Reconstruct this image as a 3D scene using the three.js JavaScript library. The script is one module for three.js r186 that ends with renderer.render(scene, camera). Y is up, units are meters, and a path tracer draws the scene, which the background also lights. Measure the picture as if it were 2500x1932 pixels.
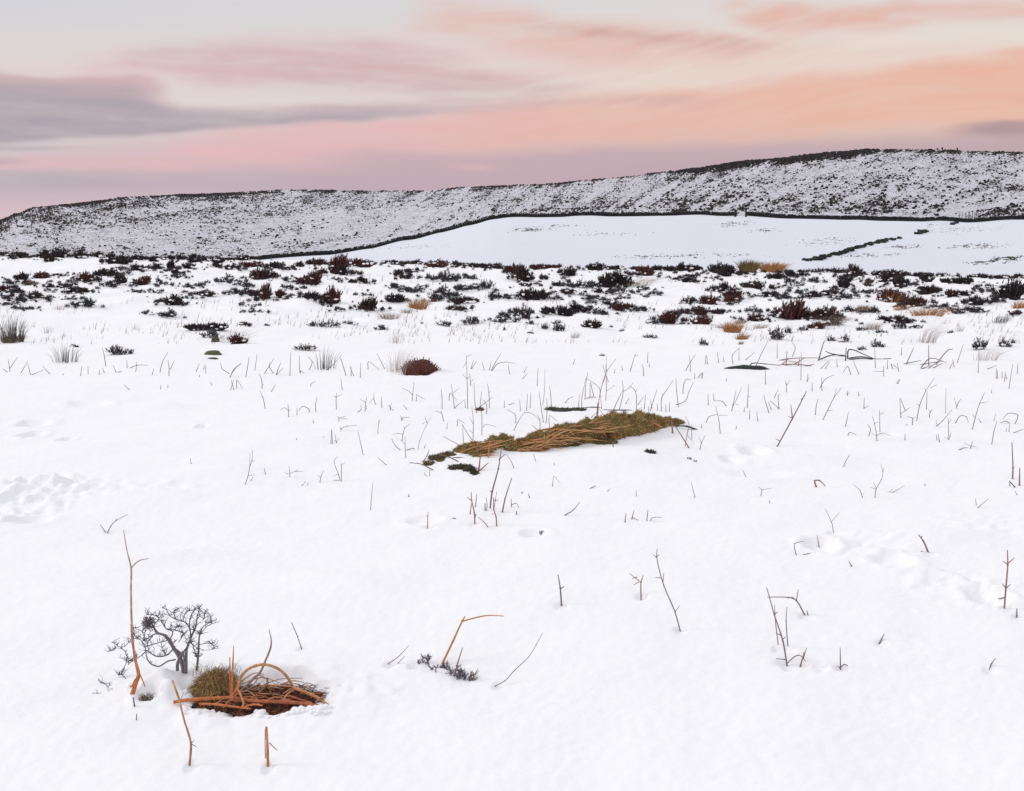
import * as THREE from 'three';
import { ImprovedNoise } from 'three/addons/math/ImprovedNoise.js';
import { mergeGeometries } from 'three/addons/utils/BufferGeometryUtils.js';

// ---------- camera, sky, sun, exposure ----------
const FOV = 45, PITCH = 8.49 * Math.PI / 180, EYE = 1.6;
const PW = 2500, PH = 1932, F = PH / 2 / Math.tan(FOV * Math.PI / 360);   // the photograph's pixels and focal length
const scene = new THREE.Scene();
const camera = new THREE.PerspectiveCamera(FOV, PW / PH, 0.1, 4000);
camera.position.set(0, EYE, 0);
camera.rotation.x = -PITCH;
const renderer = new THREE.WebGLRenderer({ antialias: true });
renderer.toneMapping = THREE.LinearToneMapping;
renderer.toneMappingExposure = 1.0;
renderer.shadowMap.enabled = true;

const P3 = new ImprovedNoise();
const noise = (x, y, z = 0) => P3.noise(x, y, z);
const fbm = (x, y, z = 0, n = 4) => { let a = 0, s = 1, k = 0.5; for (let i = 0; i < n; i++) { a += k * P3.noise(x * s, y * s, z + i * 7.3); s *= 2.03; k *= 0.5; } return a; };
const sm = (a, b, x) => { const t = Math.min(1, Math.max(0, (x - a) / (b - a))); return t * t * (3 - 2 * t); };
const mix = (a, b, t) => a + (b - a) * t;
const curve = (pts, x) => {            // smooth line through [x, y] points
  if (x <= pts[0][0]) return pts[0][1];
  for (let i = 1; i < pts.length; i++) if (x <= pts[i][0]) { const [a, b] = pts[i - 1], [c, d] = pts[i]; return b + (d - b) * sm(0, 1, (x - a) / (c - a)) * 0.5 + (d - b) * 0.5 * (x - a) / (c - a); }
  return pts[pts.length - 1][1];
};
let seed = 20240117;
const rnd = () => { seed = (seed + 0x6D2B79F5) | 0; let t = Math.imul(seed ^ (seed >>> 15), 1 | seed); t = (t + Math.imul(t ^ (t >>> 7), 61 | t)) ^ t; return ((t ^ (t >>> 14)) >>> 0) / 4294967296; };
const rr = (a, b) => a + (b - a) * rnd();

function makeSky() {
  const W = 4096, H = 2048, data = new Float32Array(W * H * 4), D2R = Math.PI / 180;
  const lin = (c) => c.map((x) => { x /= 255; return x <= 0.04045 ? x / 12.92 : ((x + 0.055) / 1.055) ** 2.4; });
  const C = Object.fromEntries(Object.entries({
    topL: [210, 211, 218], topR: [224, 218, 217], cream: [233, 220, 208], midL: [224, 214, 211], lowL: [198, 182, 192], lowR: [182, 152, 160],
    orange: [232, 182, 162], salmon: [230, 185, 174], rose: [227, 186, 187], grey: [178, 167, 175], greyTop: [208, 178, 180], mauve: [203, 176, 178], wisp: [227, 186, 174], wispD: [208, 168, 165],
    lowBand: [196, 172, 181], dark: [158, 136, 150],
  }).map(([k, v]) => [k, lin(v)]));
  const zen = [0.93, 0.95, 1.0], c = [0, 0, 0];
  const over = (col, k) => { for (let i = 0; i < 3; i++) c[i] += (col[i] - c[i]) * k; };
  const band = (U, V, top, bot, st, sb) => sm(-st, st, V - curve(top, U)) * (1 - sm(-sb, sb, V - curve(bot, U)));
  for (let r = 0; r < H; r++) {
    const el = ((r + 0.5) / H - 0.5) * 180;
    for (let q = 0; q < W; q++) {
      const az = ((q + 0.5) / W - 0.5) * 2 * Math.PI;               // atan2(z, x)
      let a = az + Math.PI / 2; if (a > Math.PI) a -= 2 * Math.PI;   // 0 ahead, + to the right
      const ad = a / D2R, e = Math.max(el, 0);
      if (el < -1.5 || e > 47 || Math.abs(ad) > 81) {                // plain dusk away from the view
        const up = sm(11, 46, e), k2 = (r * W + q) * 4;
        data[k2] = mix(0.64 + 0.06 * up, zen[0], up); data[k2 + 1] = mix(0.55 + 0.11 * up, zen[1], up); data[k2 + 2] = mix(0.56 + 0.14 * up, zen[2], up); data[k2 + 3] = 1; continue;
      }
      // degrees stretched to the scale of the photograph's pixels (2184 wide), horizon at 540
      const sgn = Math.sign(ad), aa = Math.abs(ad);
      let U = 1092 + sgn * (aa < 45 ? 2037 * Math.tan(aa * D2R) : 2037 + (aa - 45) * 50);
      let V = 540 - 2037 * Math.tan(Math.min(e, 60) * D2R) / Math.max(0.7, Math.cos(Math.min(aa, 45) * D2R));
      const wx = fbm(U / 420, V / 120, 3.1, 5), wy = fbm(U / 300 + 9, V / 80, 7.7, 5);
      const u = U + 150 * wx, v = V + 34 * wy, sk = V + 0.12 * U * sm(900, 1900, U) - 0.05 * U, fl = fbm(U / 240 + wy, sk / 24 + 0.8 * wx, 1.7, 6) * 1.25 + 0.3 * fbm(U / 40, sk / 7, 4, 3);
      const k = Math.min(1, Math.max(0, u / 2184));
      // clear sky behind
      for (let i = 0; i < 3; i++) {
        const hi = mix(C.topL[i], C.topR[i], k), mid = mix(C.midL[i], C.cream[i], sm(0.25, 0.75, k)), low = mix(C.lowL[i], C.lowR[i], k);
        c[i] = V < 190 ? mix(hi, mid, sm(-10, 190, V)) : mix(mid, low, sm(230, 420 - 70 * k, V));
      }
      // high rosy wisps
      over(C.mauve, 0.85 * band(u, v, [[200, 150], [420, 125], [800, 125], [1250, 200], [1500, 240]], [[200, 158], [420, 185], [800, 212], [1100, 228], [1500, 245]], 26, 26) * (0.75 + 0.9 * fl) * sm(120, 330, u) * (1 - sm(1100, 1400, u)));
      over(C.wisp, 0.8 * band(u, v, [[700, 190], [900, 30], [1100, 40], [1300, 75], [1700, 105], [1950, 120]], [[800, 200], [950, 110], [1200, 150], [1500, 150], [1800, 140], [1950, 130]], 24, 28) * (0.76 + fl * 0.75) * sm(840, 1010, u) * (1 - sm(1500, 1900, u)));
      over(C.wispD, 0.75 * band(u, v, [[1100, 60], [1200, 78], [1400, 95], [1650, 110], [1900, 118]], [[1150, 90], [1300, 112], [1500, 125], [1900, 128]], 14, 20) * (0.75 + fl * 1.2) * sm(1080, 1230, u) * (1 - sm(1500, 1700, u)));
      over(C.wisp, 0.95 * band(u, v, [[1450, 10], [1600, 35], [1800, 42], [2184, 22], [2700, -30]], [[1450, 30], [1650, 92], [1800, 85], [2184, 54], [2700, 40]], 16, 24) * (0.8 + fl * 0.7) * sm(1470, 1620, u));
      over(C.cream, 0.5 * band(u, v, [[1500, 150], [1900, 92], [2300, 78]], [[1500, 185], [1900, 165], [2300, 120]], 22, 22) * sm(1400, 1800, u));
      over(C.rose, 0.35 * band(u, v, [[0, 165], [300, 135], [700, 100], [1200, 120]], [[0, 190], [300, 200], [700, 200], [1200, 210]], 30, 30) * (0.8 + fl));
      // the long orange and rose bank
      const bt = [[500, 282], [700, 268], [900, 258], [1092, 234], [1400, 208], [1700, 182], [2000, 152], [2184, 130], [3000, 60]];
      const bb = [[0, 372], [550, 372], [900, 352], [1300, 318], [1700, 300], [2184, 290], [3000, 270]];
      const bank = band(u, v, bt, bb, 20, 34) * sm(250, 700, u);
      const hot = sm(1050, 2050, u);
      over([0, 1, 2].map((i) => mix(mix(C.rose[i], C.salmon[i], sm(700, 1300, u)), C.orange[i], hot)), bank * (0.88 + 0.28 * fl));
      over(C.rose, 0.8 * band(u, v, [[0, 338], [500, 325], [900, 300]], [[0, 372], [500, 368], [900, 345]], 14, 18) * (1 - sm(600, 1000, u)) * (0.8 + fl));
      over(C.mauve, 0.7 * band(u, v, [[700, 240], [1092, 228], [1500, 224], [1800, 215]], [[700, 262], [1092, 248], [1500, 240], [1800, 228]], 12, 16) * (1 - sm(1300, 1650, u)) * (0.8 + fl));
      // grey cloud at left
      const gt = [[-900, 200], [0, 192], [240, 200], [420, 246], [620, 256], [900, 246], [1300, 232]], gb = [[-900, 330], [0, 318], [300, 306], [500, 290], [700, 272], [900, 258], [1100, 244], [1300, 236]];
      over(C.greyTop, 0.9 * band(u, v, [[-900, 170], [0, 172], [260, 186], [420, 230]], [[-900, 230], [0, 225], [420, 262]], 10, 20) * (1 - sm(260, 480, u)));
      over(C.grey, 0.97 * band(u, V + 14 * wy, gt, gb, 16, 8) * (1 - sm(800, 1200, u)) * (0.92 + 0.4 * fl));
      // low mauve murk over the hill and thin bars at the lower left
      over(C.lowBand, 0.85 * sm(318, 352, v + 22 * sm(900, 1700, u)) * sm(500, 1000, u) * (0.9 + 0.4 * fl));
      over(C.dark, 0.7 * band(u, v, [[1950, 300], [2080, 268], [2184, 262], [2600, 240]], [[1950, 306], [2184, 306], [2600, 300]], 12, 12) * sm(1950, 2120, u));
      over(C.grey, 0.6 * band(u, V + 8 * wy, [[-900, 318], [0, 321], [300, 322]], [[-900, 328], [0, 329], [300, 325]], 3, 4) * (1 - sm(150, 300, u)));
      over(C.grey, 0.5 * band(u, V + 8 * wy, [[-900, 340], [0, 343], [130, 348]], [[-900, 362], [0, 360], [130, 354]], 5, 6) * (1 - sm(30, 140, u)));
      over(C.grey, 0.42 * band(u, V + 10 * wy, [[-900, 368], [0, 370], [500, 372]], [[-900, 410], [0, 416], [300, 400], [520, 380]], 8, 14) * (1 - sm(150, 560, u)) * (0.85 + 1.2 * fl));
      over(lin([226, 196, 202]), 0.6 * sm(395, 470, V) * (1 - sm(200, 900, u)));
      over(lin([228, 186, 184]), 0.5 * Math.exp(-(((u - 1000) / 60) ** 2) - ((v - 371) / 9) ** 2));
      // away from the view: the same dusk, evening out towards the zenith
      const up = sm(11, 46, e), away = sm(42, 80, aa);
      const even = [mix(0.64, 0.7, up), mix(0.55, 0.66, up), mix(0.56, 0.7, up)];
      for (let i = 0; i < 3; i++) {
        let x = mix(c[i], even[i], away * (1 - up));
        x = mix(x, zen[i] * SKYUP, up);
        data[(r * W + q) * 4 + i] = x;
      }
      data[(r * W + q) * 4 + 3] = 1;
    }
  }
  const t = new THREE.DataTexture(data, W, H, THREE.RGBAFormat, THREE.FloatType);
  t.mapping = THREE.EquirectangularReflectionMapping; t.colorSpace = THREE.LinearSRGBColorSpace;
  t.magFilter = THREE.LinearFilter; t.minFilter = THREE.LinearFilter; t.needsUpdate = true;
  return t;
}
const SKYUP = 1.0;
const sky = makeSky();
scene.background = sky; scene.environment = sky;

const sun = new THREE.DirectionalLight(new THREE.Color(1, 0.93, 0.87), 1.15);   // low soft afterglow from the left
sun.position.set(-50, 25, -14); sun.target.position.set(0, 0, -8);
sun.castShadow = true; sun.shadow.radius = 34;
Object.assign(sun.shadow.camera, { left: -60, right: 60, top: 60, bottom: -60, near: 1, far: 250 });
sun.shadow.mapSize.set(2048, 2048);
scene.add(sun, sun.target);

// ---------- from the photograph's pixels to places ----------
const cP = Math.cos(PITCH), sP = Math.sin(PITCH);
function ray(px, py) {                                   // direction with z = -1
  const cx = (px - PW / 2) / F, cy = (PH / 2 - py) / F, n = cP + cy * sP;
  return [cx / n, (cy * cP - sP) / n];
}
const Q = 2500 / 2184;                                   // sizes noted at 2184 px across
const rowSlope = (v) => ray(PW / 2, v * Q)[1];            // rise per metre ahead at that row
const unproject = (px, py, D) => { const [t, s] = ray(px, py); return new THREE.Vector3(t * D, EYE + s * D, -D); };
const tOf = (u, v) => ray(u * Q, v * Q)[0];
const pixelSize = (p) => (-p.z * cP + (EYE - p.y) * sP) / F;   // metres per photograph pixel at a point

// ---------- the lie of the land ----------
const CREST = 62, DIP = 90;
const byT = (list, vGuess = 500) => list.map(([u, v]) => [tOf(u, v), v]);
const crestRow = byT([[-700, 548], [0, 549], [300, 552], [600, 556], [900, 566], [1300, 574], [1700, 582], [2000, 590], [2184, 594], [3000, 600]]);
const wallRow = byT([[-900, 585], [0, 572], [300, 566], [520, 561], [620, 550], [700, 544], [790, 531], [870, 514], [940, 498], [1000, 481], [1050, 469], [1090, 464.5], [1300, 462], [1450, 460], [1570, 463], [1700, 467], [1900, 471.5], [2060, 475], [2184, 471], [3000, 470]]);
const wallDist = byT([[-900, 215], [300, 215], [620, 222], [1090, 242], [1600, 246], [2184, 240], [3000, 235]]);
const ridgeRow = byT([[-900, 580], [-250, 535], [-60, 495], [0, 470], [35, 456], [70, 444], [150, 435], [270, 421], [400, 415], [640, 405], [800, 408], [900, 407], [1000, 399], [1150, 394], [1300, 381], [1450, 364], [1600, 344], [1800, 324], [1860, 319], [2000, 320], [2100, 324], [2184, 325], [2600, 330], [3100, 350]]);
const ridgeDist = byT([[-900, 380], [0, 420], [600, 500], [1200, 540], [1800, 560], [3000, 560]]);
const dist = (list, t) => { let a = list[0], b; if (t <= a[0]) return a[1]; for (b of list) { if (t <= b[0]) return mix(a[1], b[1], (t - a[0]) / (b[0] - a[0] || 1)); a = b; } return a[1]; };
const wallD = (t) => dist(wallDist, t), ridgeD = (t) => dist(ridgeDist, t);
const crestY = (t) => EYE + rowSlope(curve(crestRow, t)) * CREST;
const yAtRow = (v, D) => EYE + rowSlope(v) * D;

const dents = [];   // footprints, hollows and banks in the near snow
function nearY(x, z, fine = true, marked = true) {
  const D = -z, t = x / Math.max(D, 1.5);
  let y = crestY(t) * sm(14, CREST + 6, Math.min(D, CREST)) / sm(14, CREST + 6, CREST);
  const far = sm(9, 30, D);
  y += 0.05 * noise(x * 0.35 + 5, z * 0.35) * (1 - 0.3 * far) + far * (0.16 * noise(x * 0.42, z * 0.5, 4) + 0.13 * noise(x * 1.1, z * 1.25, 9)) + 0.014 * noise(x * 1.7, z * 2.3, 2);
  if (!fine) return y;
  y += 0.012 * noise(x * 2.6 + z, z * 3.2, 14) + 0.004 * noise(x * 7 + z * 3, z * 11, 5) + 0.0035 * noise(x * 23, z * 34, 8);
  if (marked) for (const d of dents) {
    const ax = x - d.x, az = z - d.z;
    if (Math.abs(ax) > d.reach || Math.abs(az) > d.reach) continue;
    const px = (ax * d.c + az * d.s) / d.rx, pz = (-ax * d.s + az * d.c) / d.rz;
    let q = Math.sqrt(px * px + pz * pz);
    if (d.rag) q += d.rag * fbm(x * d.ragf, z * d.ragf, d.x, 3);
    if (d.kind === 'bank') y += d.h * Math.exp(-q * q * 1.2);
    else if (d.kind === 'lumps') { if (q < 1.3) y += d.h * (1 - sm(0.55, 1.25, q)) * (Math.abs(fbm(x * 5.2, z * 6.5, 11, 3)) * 2.6 - 0.35); }
    else { y -= d.h * (1 - sm(0.55, 1.05, q)); if (d.rim) y += d.rim * Math.exp(-(((q - 1.3) / 0.32) ** 2)) * (0.6 + 0.9 * fbm(x * 14, z * 14, 2, 2)); }
  }
  return y;
}
function farY(x, z) {
  const D = -z, t = x / D, wd = wallD(t), rd = ridgeD(t), wr = curve(wallRow, t), dipRow = Math.max(curve(crestRow, t) + 30, wr + 14);
  if (D < DIP) return mix(nearY(x, -CREST, false), yAtRow(dipRow, DIP), sm(CREST - 8, DIP, D) * 0.8 + 0.2 * (D - CREST) / (DIP - CREST));
  if (D <= wd) {
    const s = (D - DIP) / (wd - DIP);
    return yAtRow(mix(dipRow, wr, mix(s, 1 - (1 - s) ** 2.2, 0.75)), D) + (0.5 * noise(x * 0.035, z * 0.05, 3) + 0.3 * fbm(x * 0.1 + z * 0.04, z * 0.09, 6, 3)) * sm(0, 0.25, s) * (1 - 0.8 * s) + 0.5 * Math.max(0, noise(x * 0.11, 3.3, 5) + 0.18) * Math.exp(-(wd - D) / 2.4);
  }
  const rr_ = curve(ridgeRow, t), s = (D - wd) / (rd - wd), env = Math.sin(Math.PI * Math.min(1, s));
  const und = 2.2 * noise(x * 0.018, z * 0.012, 1) + 1.0 * noise(x * 0.06, z * 0.03, 2) + 0.22 * noise(x * 0.3, z * 0.2, 6);
  if (s <= 1) return yAtRow(mix(wr, rr_, 1 - (1 - s) ** 1.35), D) + und * env + 0.25 * noise(x * 0.25, 1.5, 6) * s;
  return yAtRow(rr_, rd) + 0.25 * noise(x * 0.25, 1.5, 6) - (D - rd) * 0.04 - ((D - rd) ** 2) * 0.0006;
}
const landY = (x, z) => (-z <= CREST ? nearY(x, z) : farY(x, z));
function at(px, py, from = 1.2, to = 900) {              // where the sight line through a pixel meets the ground
  const [t, s] = ray(px, py);
  let best = null, gap = 1e9, D0 = from;
  for (let D = from; D < to; D *= D < CREST ? 1.012 : 1.02) {
    const g = EYE + s * D - landY(t * D, -D);
    if (g <= 0) {
      let lo = D0, hi = D;
      for (let i = 0; i < 26; i++) { const m = (lo + hi) / 2; if (EYE + s * m - landY(t * m, -m) <= 0) hi = m; else lo = m; }
      return new THREE.Vector3(t * hi, landY(t * hi, -hi), -hi);
    }
    if (D > 20 && g / D < gap) { gap = g / D; best = D; }
    D0 = D;
  }
  return new THREE.Vector3(t * best, landY(t * best, -best), -best);
}
function atBase(px, py) {                                // the same on the snow as it lay before it was marked
  const [t, s] = ray(px, py); let lo = 1.2, hi = 40;
  for (let i = 0; i < 40; i++) { const m = (lo + hi) / 2; if (EYE + s * m - nearY(t * m, -m, true, false) <= 0) hi = m; else lo = m; }
  return new THREE.Vector3(t * hi, nearY(t * hi, -hi, true, false), -hi);
}
function dent(kind, u, v, wpx, dm, h, o = {}) {            // u, v, width at 2184 px; depth along the view in metres
  const p = atBase(u * Q, v * Q), k = pixelSize(p) * Q, a = (o.turn || 0) * Math.PI / 180;
  const d = { kind, x: p.x, z: p.z, rx: wpx * k / 2, rz: dm / 2, h, c: Math.cos(a), s: Math.sin(a), rim: o.rim || 0, rag: o.rag || 0, ragf: o.ragf || 9 };
  d.reach = Math.max(d.rx, d.rz) * (kind === 'bank' ? 2.4 : 2.0);
  dents.push(d);
}
// hollows and marks in the near snow
const marks = [
  ['bank', 1225, 936, 520, 0.5, 0.1, { turn: -30 }], ['bank', 1330, 985, 330, 0.9, 0.07, { turn: -15 }], ['bank', 1060, 985, 260, 0.6, 0.05, {}],
  ['hole', 552, 1482, 350, 0.29, 0.075, { rim: 0.016, rag: 0.5, ragf: 13 }], ['hole', 318, 1490, 60, 0.1, 0.03, { rim: 0.01, rag: 0.4, ragf: 16 }],
  ['bank', 560, 1425, 420, 0.3, 0.035, {}], ['bank', 330, 1470, 200, 0.2, 0.03, {}], ['bank', 362, 1486, 46, 0.07, 0.035, {}], ['bank', 345, 1462, 60, 0.06, 0.03, {}],
  ['lumps', 40, 1060, 300, 1.5, 0.05, {}], ['lumps', 230, 1035, 420, 0.5, 0.024, {}], ['lumps', 2070, 1250, 300, 0.6, 0.03, {}], ['lumps', 1850, 1165, 320, 0.5, 0.024, {}], ['lumps', 2090, 1110, 260, 0.6, 0.022, {}],
  ['hole', 70, 905, 70, 0.35, 0.08, { rim: 0.02, rag: 0.3, ragf: 5 }], ['hole', 65, 930, 50, 0.3, 0.08, { rim: 0.02, rag: 0.3, ragf: 5 }], ['hole', 140, 938, 34, 0.22, 0.07, { rim: 0.015 }], ['hole', 430, 911, 26, 0.18, 0.06, { rim: 0.01 }],
  ['hole', 60, 1110, 90, 0.2, 0.09, { rim: 0.02, rag: 0.4, ragf: 6 }], ['hole', 20, 1060, 70, 0.25, 0.09, { rim: 0.02, rag: 0.4, ragf: 6 }], ['hole', 60, 1030, 90, 0.2, 0.07, { rim: 0.02, rag: 0.4, ragf: 6 }],
  ['hole', 190, 862, 90, 0.3, 0.04, { rim: 0.03 }], ['hole', 1610, 968, 60, 0.4, 0.07, { rim: 0.03, rag: 0.3, ragf: 4 }], ['hole', 1560, 982, 50, 0.3, 0.05, { rim: 0.01 }], ['hole', 1620, 1012, 140, 0.3, 0.025, { rim: 0.01 }],
  ['hole', 1750, 1163, 70, 0.22, 0.07, { rim: 0.02, rag: 0.3, ragf: 7 }], ['hole', 2110, 1270, 90, 0.25, 0.07, { rim: 0.02, rag: 0.4, ragf: 7 }], ['hole', 1905, 1195, 90, 0.2, 0.04, { rim: 0.015 }], ['hole', 1900, 928, 40, 0.3, 0.03, {}],
  ['hole', 1140, 1138, 60, 0.16, 0.05, { rim: 0.012, rag: 0.3, ragf: 7 }], ['hole', 905, 1110, 80, 0.2, 0.04, { rim: 0.01 }], ['hole', 940, 1415, 160, 0.08, 0.012, {}], ['hole', 1690, 1415, 90, 0.08, 0.012, { rim: 0.004 }],
  ['bank', 150, 960, 300, 0.4, 0.05, {}], ['bank', 480, 1005, 260, 0.35, 0.035, {}], ['bank', 340, 868, 160, 0.3, 0.05, {}], ['bank', 700, 1240, 300, 0.3, 0.03, { turn: 12 }], ['bank', 330, 1185, 300, 0.25, 0.03, { turn: -5 }], ['bank', 1700, 985, 200, 0.4, 0.05, {}], ['bank', 1910, 945, 220, 0.5, 0.05, {}], ['bank', 1960, 1150, 300, 0.4, 0.05, {}],
  ['hole', 888, 796, 80, 0.5, 0.05, { rim: 0.02 }],
];
for (const m of marks) { if (m[0] === 'hole' && m[5] >= 0.025 && ![552, 318].includes(m[1])) m[5] *= 0.68; dent(...m); }
// the snow has sunk a little round the nearer stalks
for (const [u, v] of [[286, 1478], [405, 1636], [570, 1640], [643, 1388], [1195, 1292], [1365, 1272], [1449, 1344], [1679, 1420], [1717, 1315], [1661, 1384], [1682, 1384], [1746, 1420], [1792, 1425], [1876, 1372], [2110, 1430], [2145, 1300], [2170, 1315], [1060, 1464], [830, 1420], [880, 1420], [960, 1420], [1000, 1440], [1776, 1138], [1980, 1182], [235, 1134], [1055, 1125], [1010, 1118], [912, 1122], [1075, 1095]]) dent('hole', u + 3, v + 1, 34, 0.07, 0.012, { rag: 0.3, ragf: 20 });

// ---------- materials ----------
function bumpTexture(size, fn) {
  const d = new Uint8Array(size * size * 4);
  for (let y = 0; y < size; y++) for (let x = 0; x < size; x++) { const v = Math.max(0, Math.min(255, 127 + 127 * fn(x / size, y / size))); d.set([v, v, v, 255], (y * size + x) * 4); }
  const t = new THREE.DataTexture(d, size, size); t.wrapS = t.wrapT = THREE.RepeatWrapping; t.magFilter = THREE.LinearFilter; t.needsUpdate = true; return t;
}
const tiled = (f) => (u, v) => { const a = f(u, v), b = f(u - 1, v), c = f(u, v - 1), d = f(u - 1, v - 1); return (a * (1 - u) + b * u) * (1 - v) + (c * (1 - u) + d * u) * v; };
const snowBump = bumpTexture(1024, tiled((u, v) => 0.9 * fbm(u * 14, v * 22, 2, 4) + 0.5 * fbm(u * 70, v * 90, 5, 2)));
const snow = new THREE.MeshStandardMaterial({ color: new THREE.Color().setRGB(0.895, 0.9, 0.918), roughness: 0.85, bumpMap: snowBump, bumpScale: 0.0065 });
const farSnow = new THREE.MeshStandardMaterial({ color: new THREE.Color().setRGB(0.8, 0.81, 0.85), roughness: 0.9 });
function colourTexture(size, fn) {
  const d = new Uint8Array(size * size * 4);
  for (let y = 0; y < size; y++) for (let x = 0; x < size; x++) { const c = fn(x / size, y / size); d.set([c[0], c[1], c[2], 255], (y * size + x) * 4); }
  const t = new THREE.DataTexture(d, size, size); t.wrapS = t.wrapT = THREE.RepeatWrapping; t.magFilter = THREE.LinearFilter; t.colorSpace = THREE.SRGBColorSpace; t.needsUpdate = true; return t;
}
// grass showing through the hill snow, its base greyed to stand for weaker light
const thin = tiled((u, v) => fbm(u * 46, v * 46, 3, 3) + 0.5 * fbm(u * 9, v * 9, 6, 2)), patchy = tiled((u, v) => fbm(u * 26, v * 26, 12, 3));
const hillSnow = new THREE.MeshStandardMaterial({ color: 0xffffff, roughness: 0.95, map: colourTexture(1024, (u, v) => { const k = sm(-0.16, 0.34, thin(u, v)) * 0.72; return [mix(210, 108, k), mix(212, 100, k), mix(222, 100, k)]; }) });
const pastureSnow = new THREE.MeshStandardMaterial({ color: 0xffffff, roughness: 0.95, map: colourTexture(512, (u, v) => { const k = sm(0.22, 0.6, patchy(u, v)) * 0.25; return [mix(218, 150, k), mix(221, 146, k), mix(231, 150, k)]; }) });  // base tone lowered as well, painting in the dimmer light over the pasture
const rgb = (r, g, b) => new THREE.Color().setRGB(r, g, b);
const mat = (r, g, b, rough = 0.9, o = {}) => new THREE.MeshStandardMaterial({ color: rgb(r, g, b), roughness: rough, side: THREE.DoubleSide, ...o });
const vmat = (rough = 0.9) => new THREE.MeshStandardMaterial({ color: 0xffffff, vertexColors: true, roughness: rough, side: THREE.DoubleSide });

// ---------- naming and labels ----------
const counts = {};
const numbered = (n) => { const k = counts[n] = (counts[n] ?? -1) + 1; return k ? `${n}_${String(k).padStart(3, '0')}` : n; };
function add(o, name, label, category, group) {
  o.name = numbered(name); o.userData = { label, category }; if (group) o.userData.group = group;
  o.traverse((m) => { if (m.isMesh) { m.castShadow = m.receiveShadow = true; } });
  scene.add(o); return o;
}
function kindOnly(o, name, kind, label, category) { o.name = name; o.userData = { kind }; if (label) o.userData.label = label; if (category) o.userData.category = category; o.castShadow = o.receiveShadow = true; scene.add(o); return o; }
function part(parent, name, geo, material, label, kind) { const m = new THREE.Mesh(geo, material); m.name = name; if (label) m.userData.label = label; if (kind) m.userData.kind = kind; parent.add(m); return m; }
const group = (p) => { const g = new THREE.Group(); g.position.copy(p); return g; };

// ---------- terrain sheets ----------
function sheet(name, label, material, ts, rows, yOf, uvScale) {
  const n = ts.length, m = rows.length, pos = new Float32Array(n * m * 3), uv = new Float32Array(n * m * 2), idx = new Uint32Array((n - 1) * (m - 1) * 6);
  let p = 0, q = 0;
  for (let j = 0; j < m; j++) for (let i = 0; i < n; i++) {
    const t = ts[i], D = typeof rows[j] === 'function' ? rows[j](t) : rows[j], x = t * D, z = -D;
    pos[p++] = x; pos[p++] = yOf(x, z); pos[p++] = z; uv[q++] = x / uvScale; uv[q++] = z / uvScale;
  }
  q = 0;
  for (let j = 0; j < m - 1; j++) for (let i = 0; i < n - 1; i++) { const a = j * n + i, b = a + 1, c = a + n, d = c + 1; idx.set([a, b, d, a, d, c], q); q += 6; }
  const g = new THREE.BufferGeometry();
  g.setAttribute('position', new THREE.BufferAttribute(pos, 3)); g.setAttribute('uv', new THREE.BufferAttribute(uv, 2)); g.setIndex(new THREE.BufferAttribute(idx, 1));
  g.computeVertexNormals();
  return kindOnly(new THREE.Mesh(g, material), name, 'structure', label);
}
const spread = (a, b, n) => Array.from({ length: n }, (_, i) => a + (b - a) * i / (n - 1));
{
  const ts = spread(-0.95, 0.95, 760), rows = [];
  for (let D = 1.1; D < 9; D *= 1.0062) rows.push(D);
  for (let D = 9; D < CREST - 0.2; D *= 1.0105) rows.push(D);
  rows.push(CREST);
  sheet('snow_ground', 'soft fresh snow lying over the flat moor', snow, ts, rows, nearY, 1.6);
  // behind and beside the camera
  const back = spread(-1, 1, 60).map((s) => s * 70), g = new THREE.PlaneGeometry(1, 1, 59, 40), pa = g.attributes.position;
  for (let i = 0; i < pa.count; i++) { const a = pa.getX(i) + 0.5, b = pa.getY(i) + 0.5, z = mix(-1.1, 60, b * b), x = mix(-1, 1, a) * mix(1.045, 90, b); pa.setXYZ(i, x, z < 0 ? nearY(x, z, false) - 0.002 - 0.03 * sm(-1.1, -0.6, z) : 0.05 * noise(x * 0.35 + 5, z * 0.35) - 0.02, z); }
  g.computeVertexNormals();
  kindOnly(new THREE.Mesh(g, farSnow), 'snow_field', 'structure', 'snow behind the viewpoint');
  const t2 = spread(-1.3, 1.3, 640);
  const rows2 = [CREST]; for (let D = 64; D < DIP; D += 2) rows2.push(D);
  for (let s = 0; s < 1; s += 0.012) rows2.push((t) => mix(DIP, wallD(t) - 6, s));
  for (let s = 0; s <= 1.0001; s += 0.125) rows2.push((t) => wallD(t) - 6 + 6 * s);
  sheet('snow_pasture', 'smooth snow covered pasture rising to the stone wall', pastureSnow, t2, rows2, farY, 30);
  const rows3 = [(t) => wallD(t)];
  for (let s = 0.006; s < 1; s += 0.0125) rows3.push((t) => mix(wallD(t), ridgeD(t), s));
  for (const d of [0, 3, 8, 16, 30, 60, 110, 180, 300]) rows3.push((t) => ridgeD(t) + d);
  sheet('moor_hill', 'long snow dusted moorland hill on the skyline', hillSnow, t2, rows3, farY, 40);
}

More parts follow.
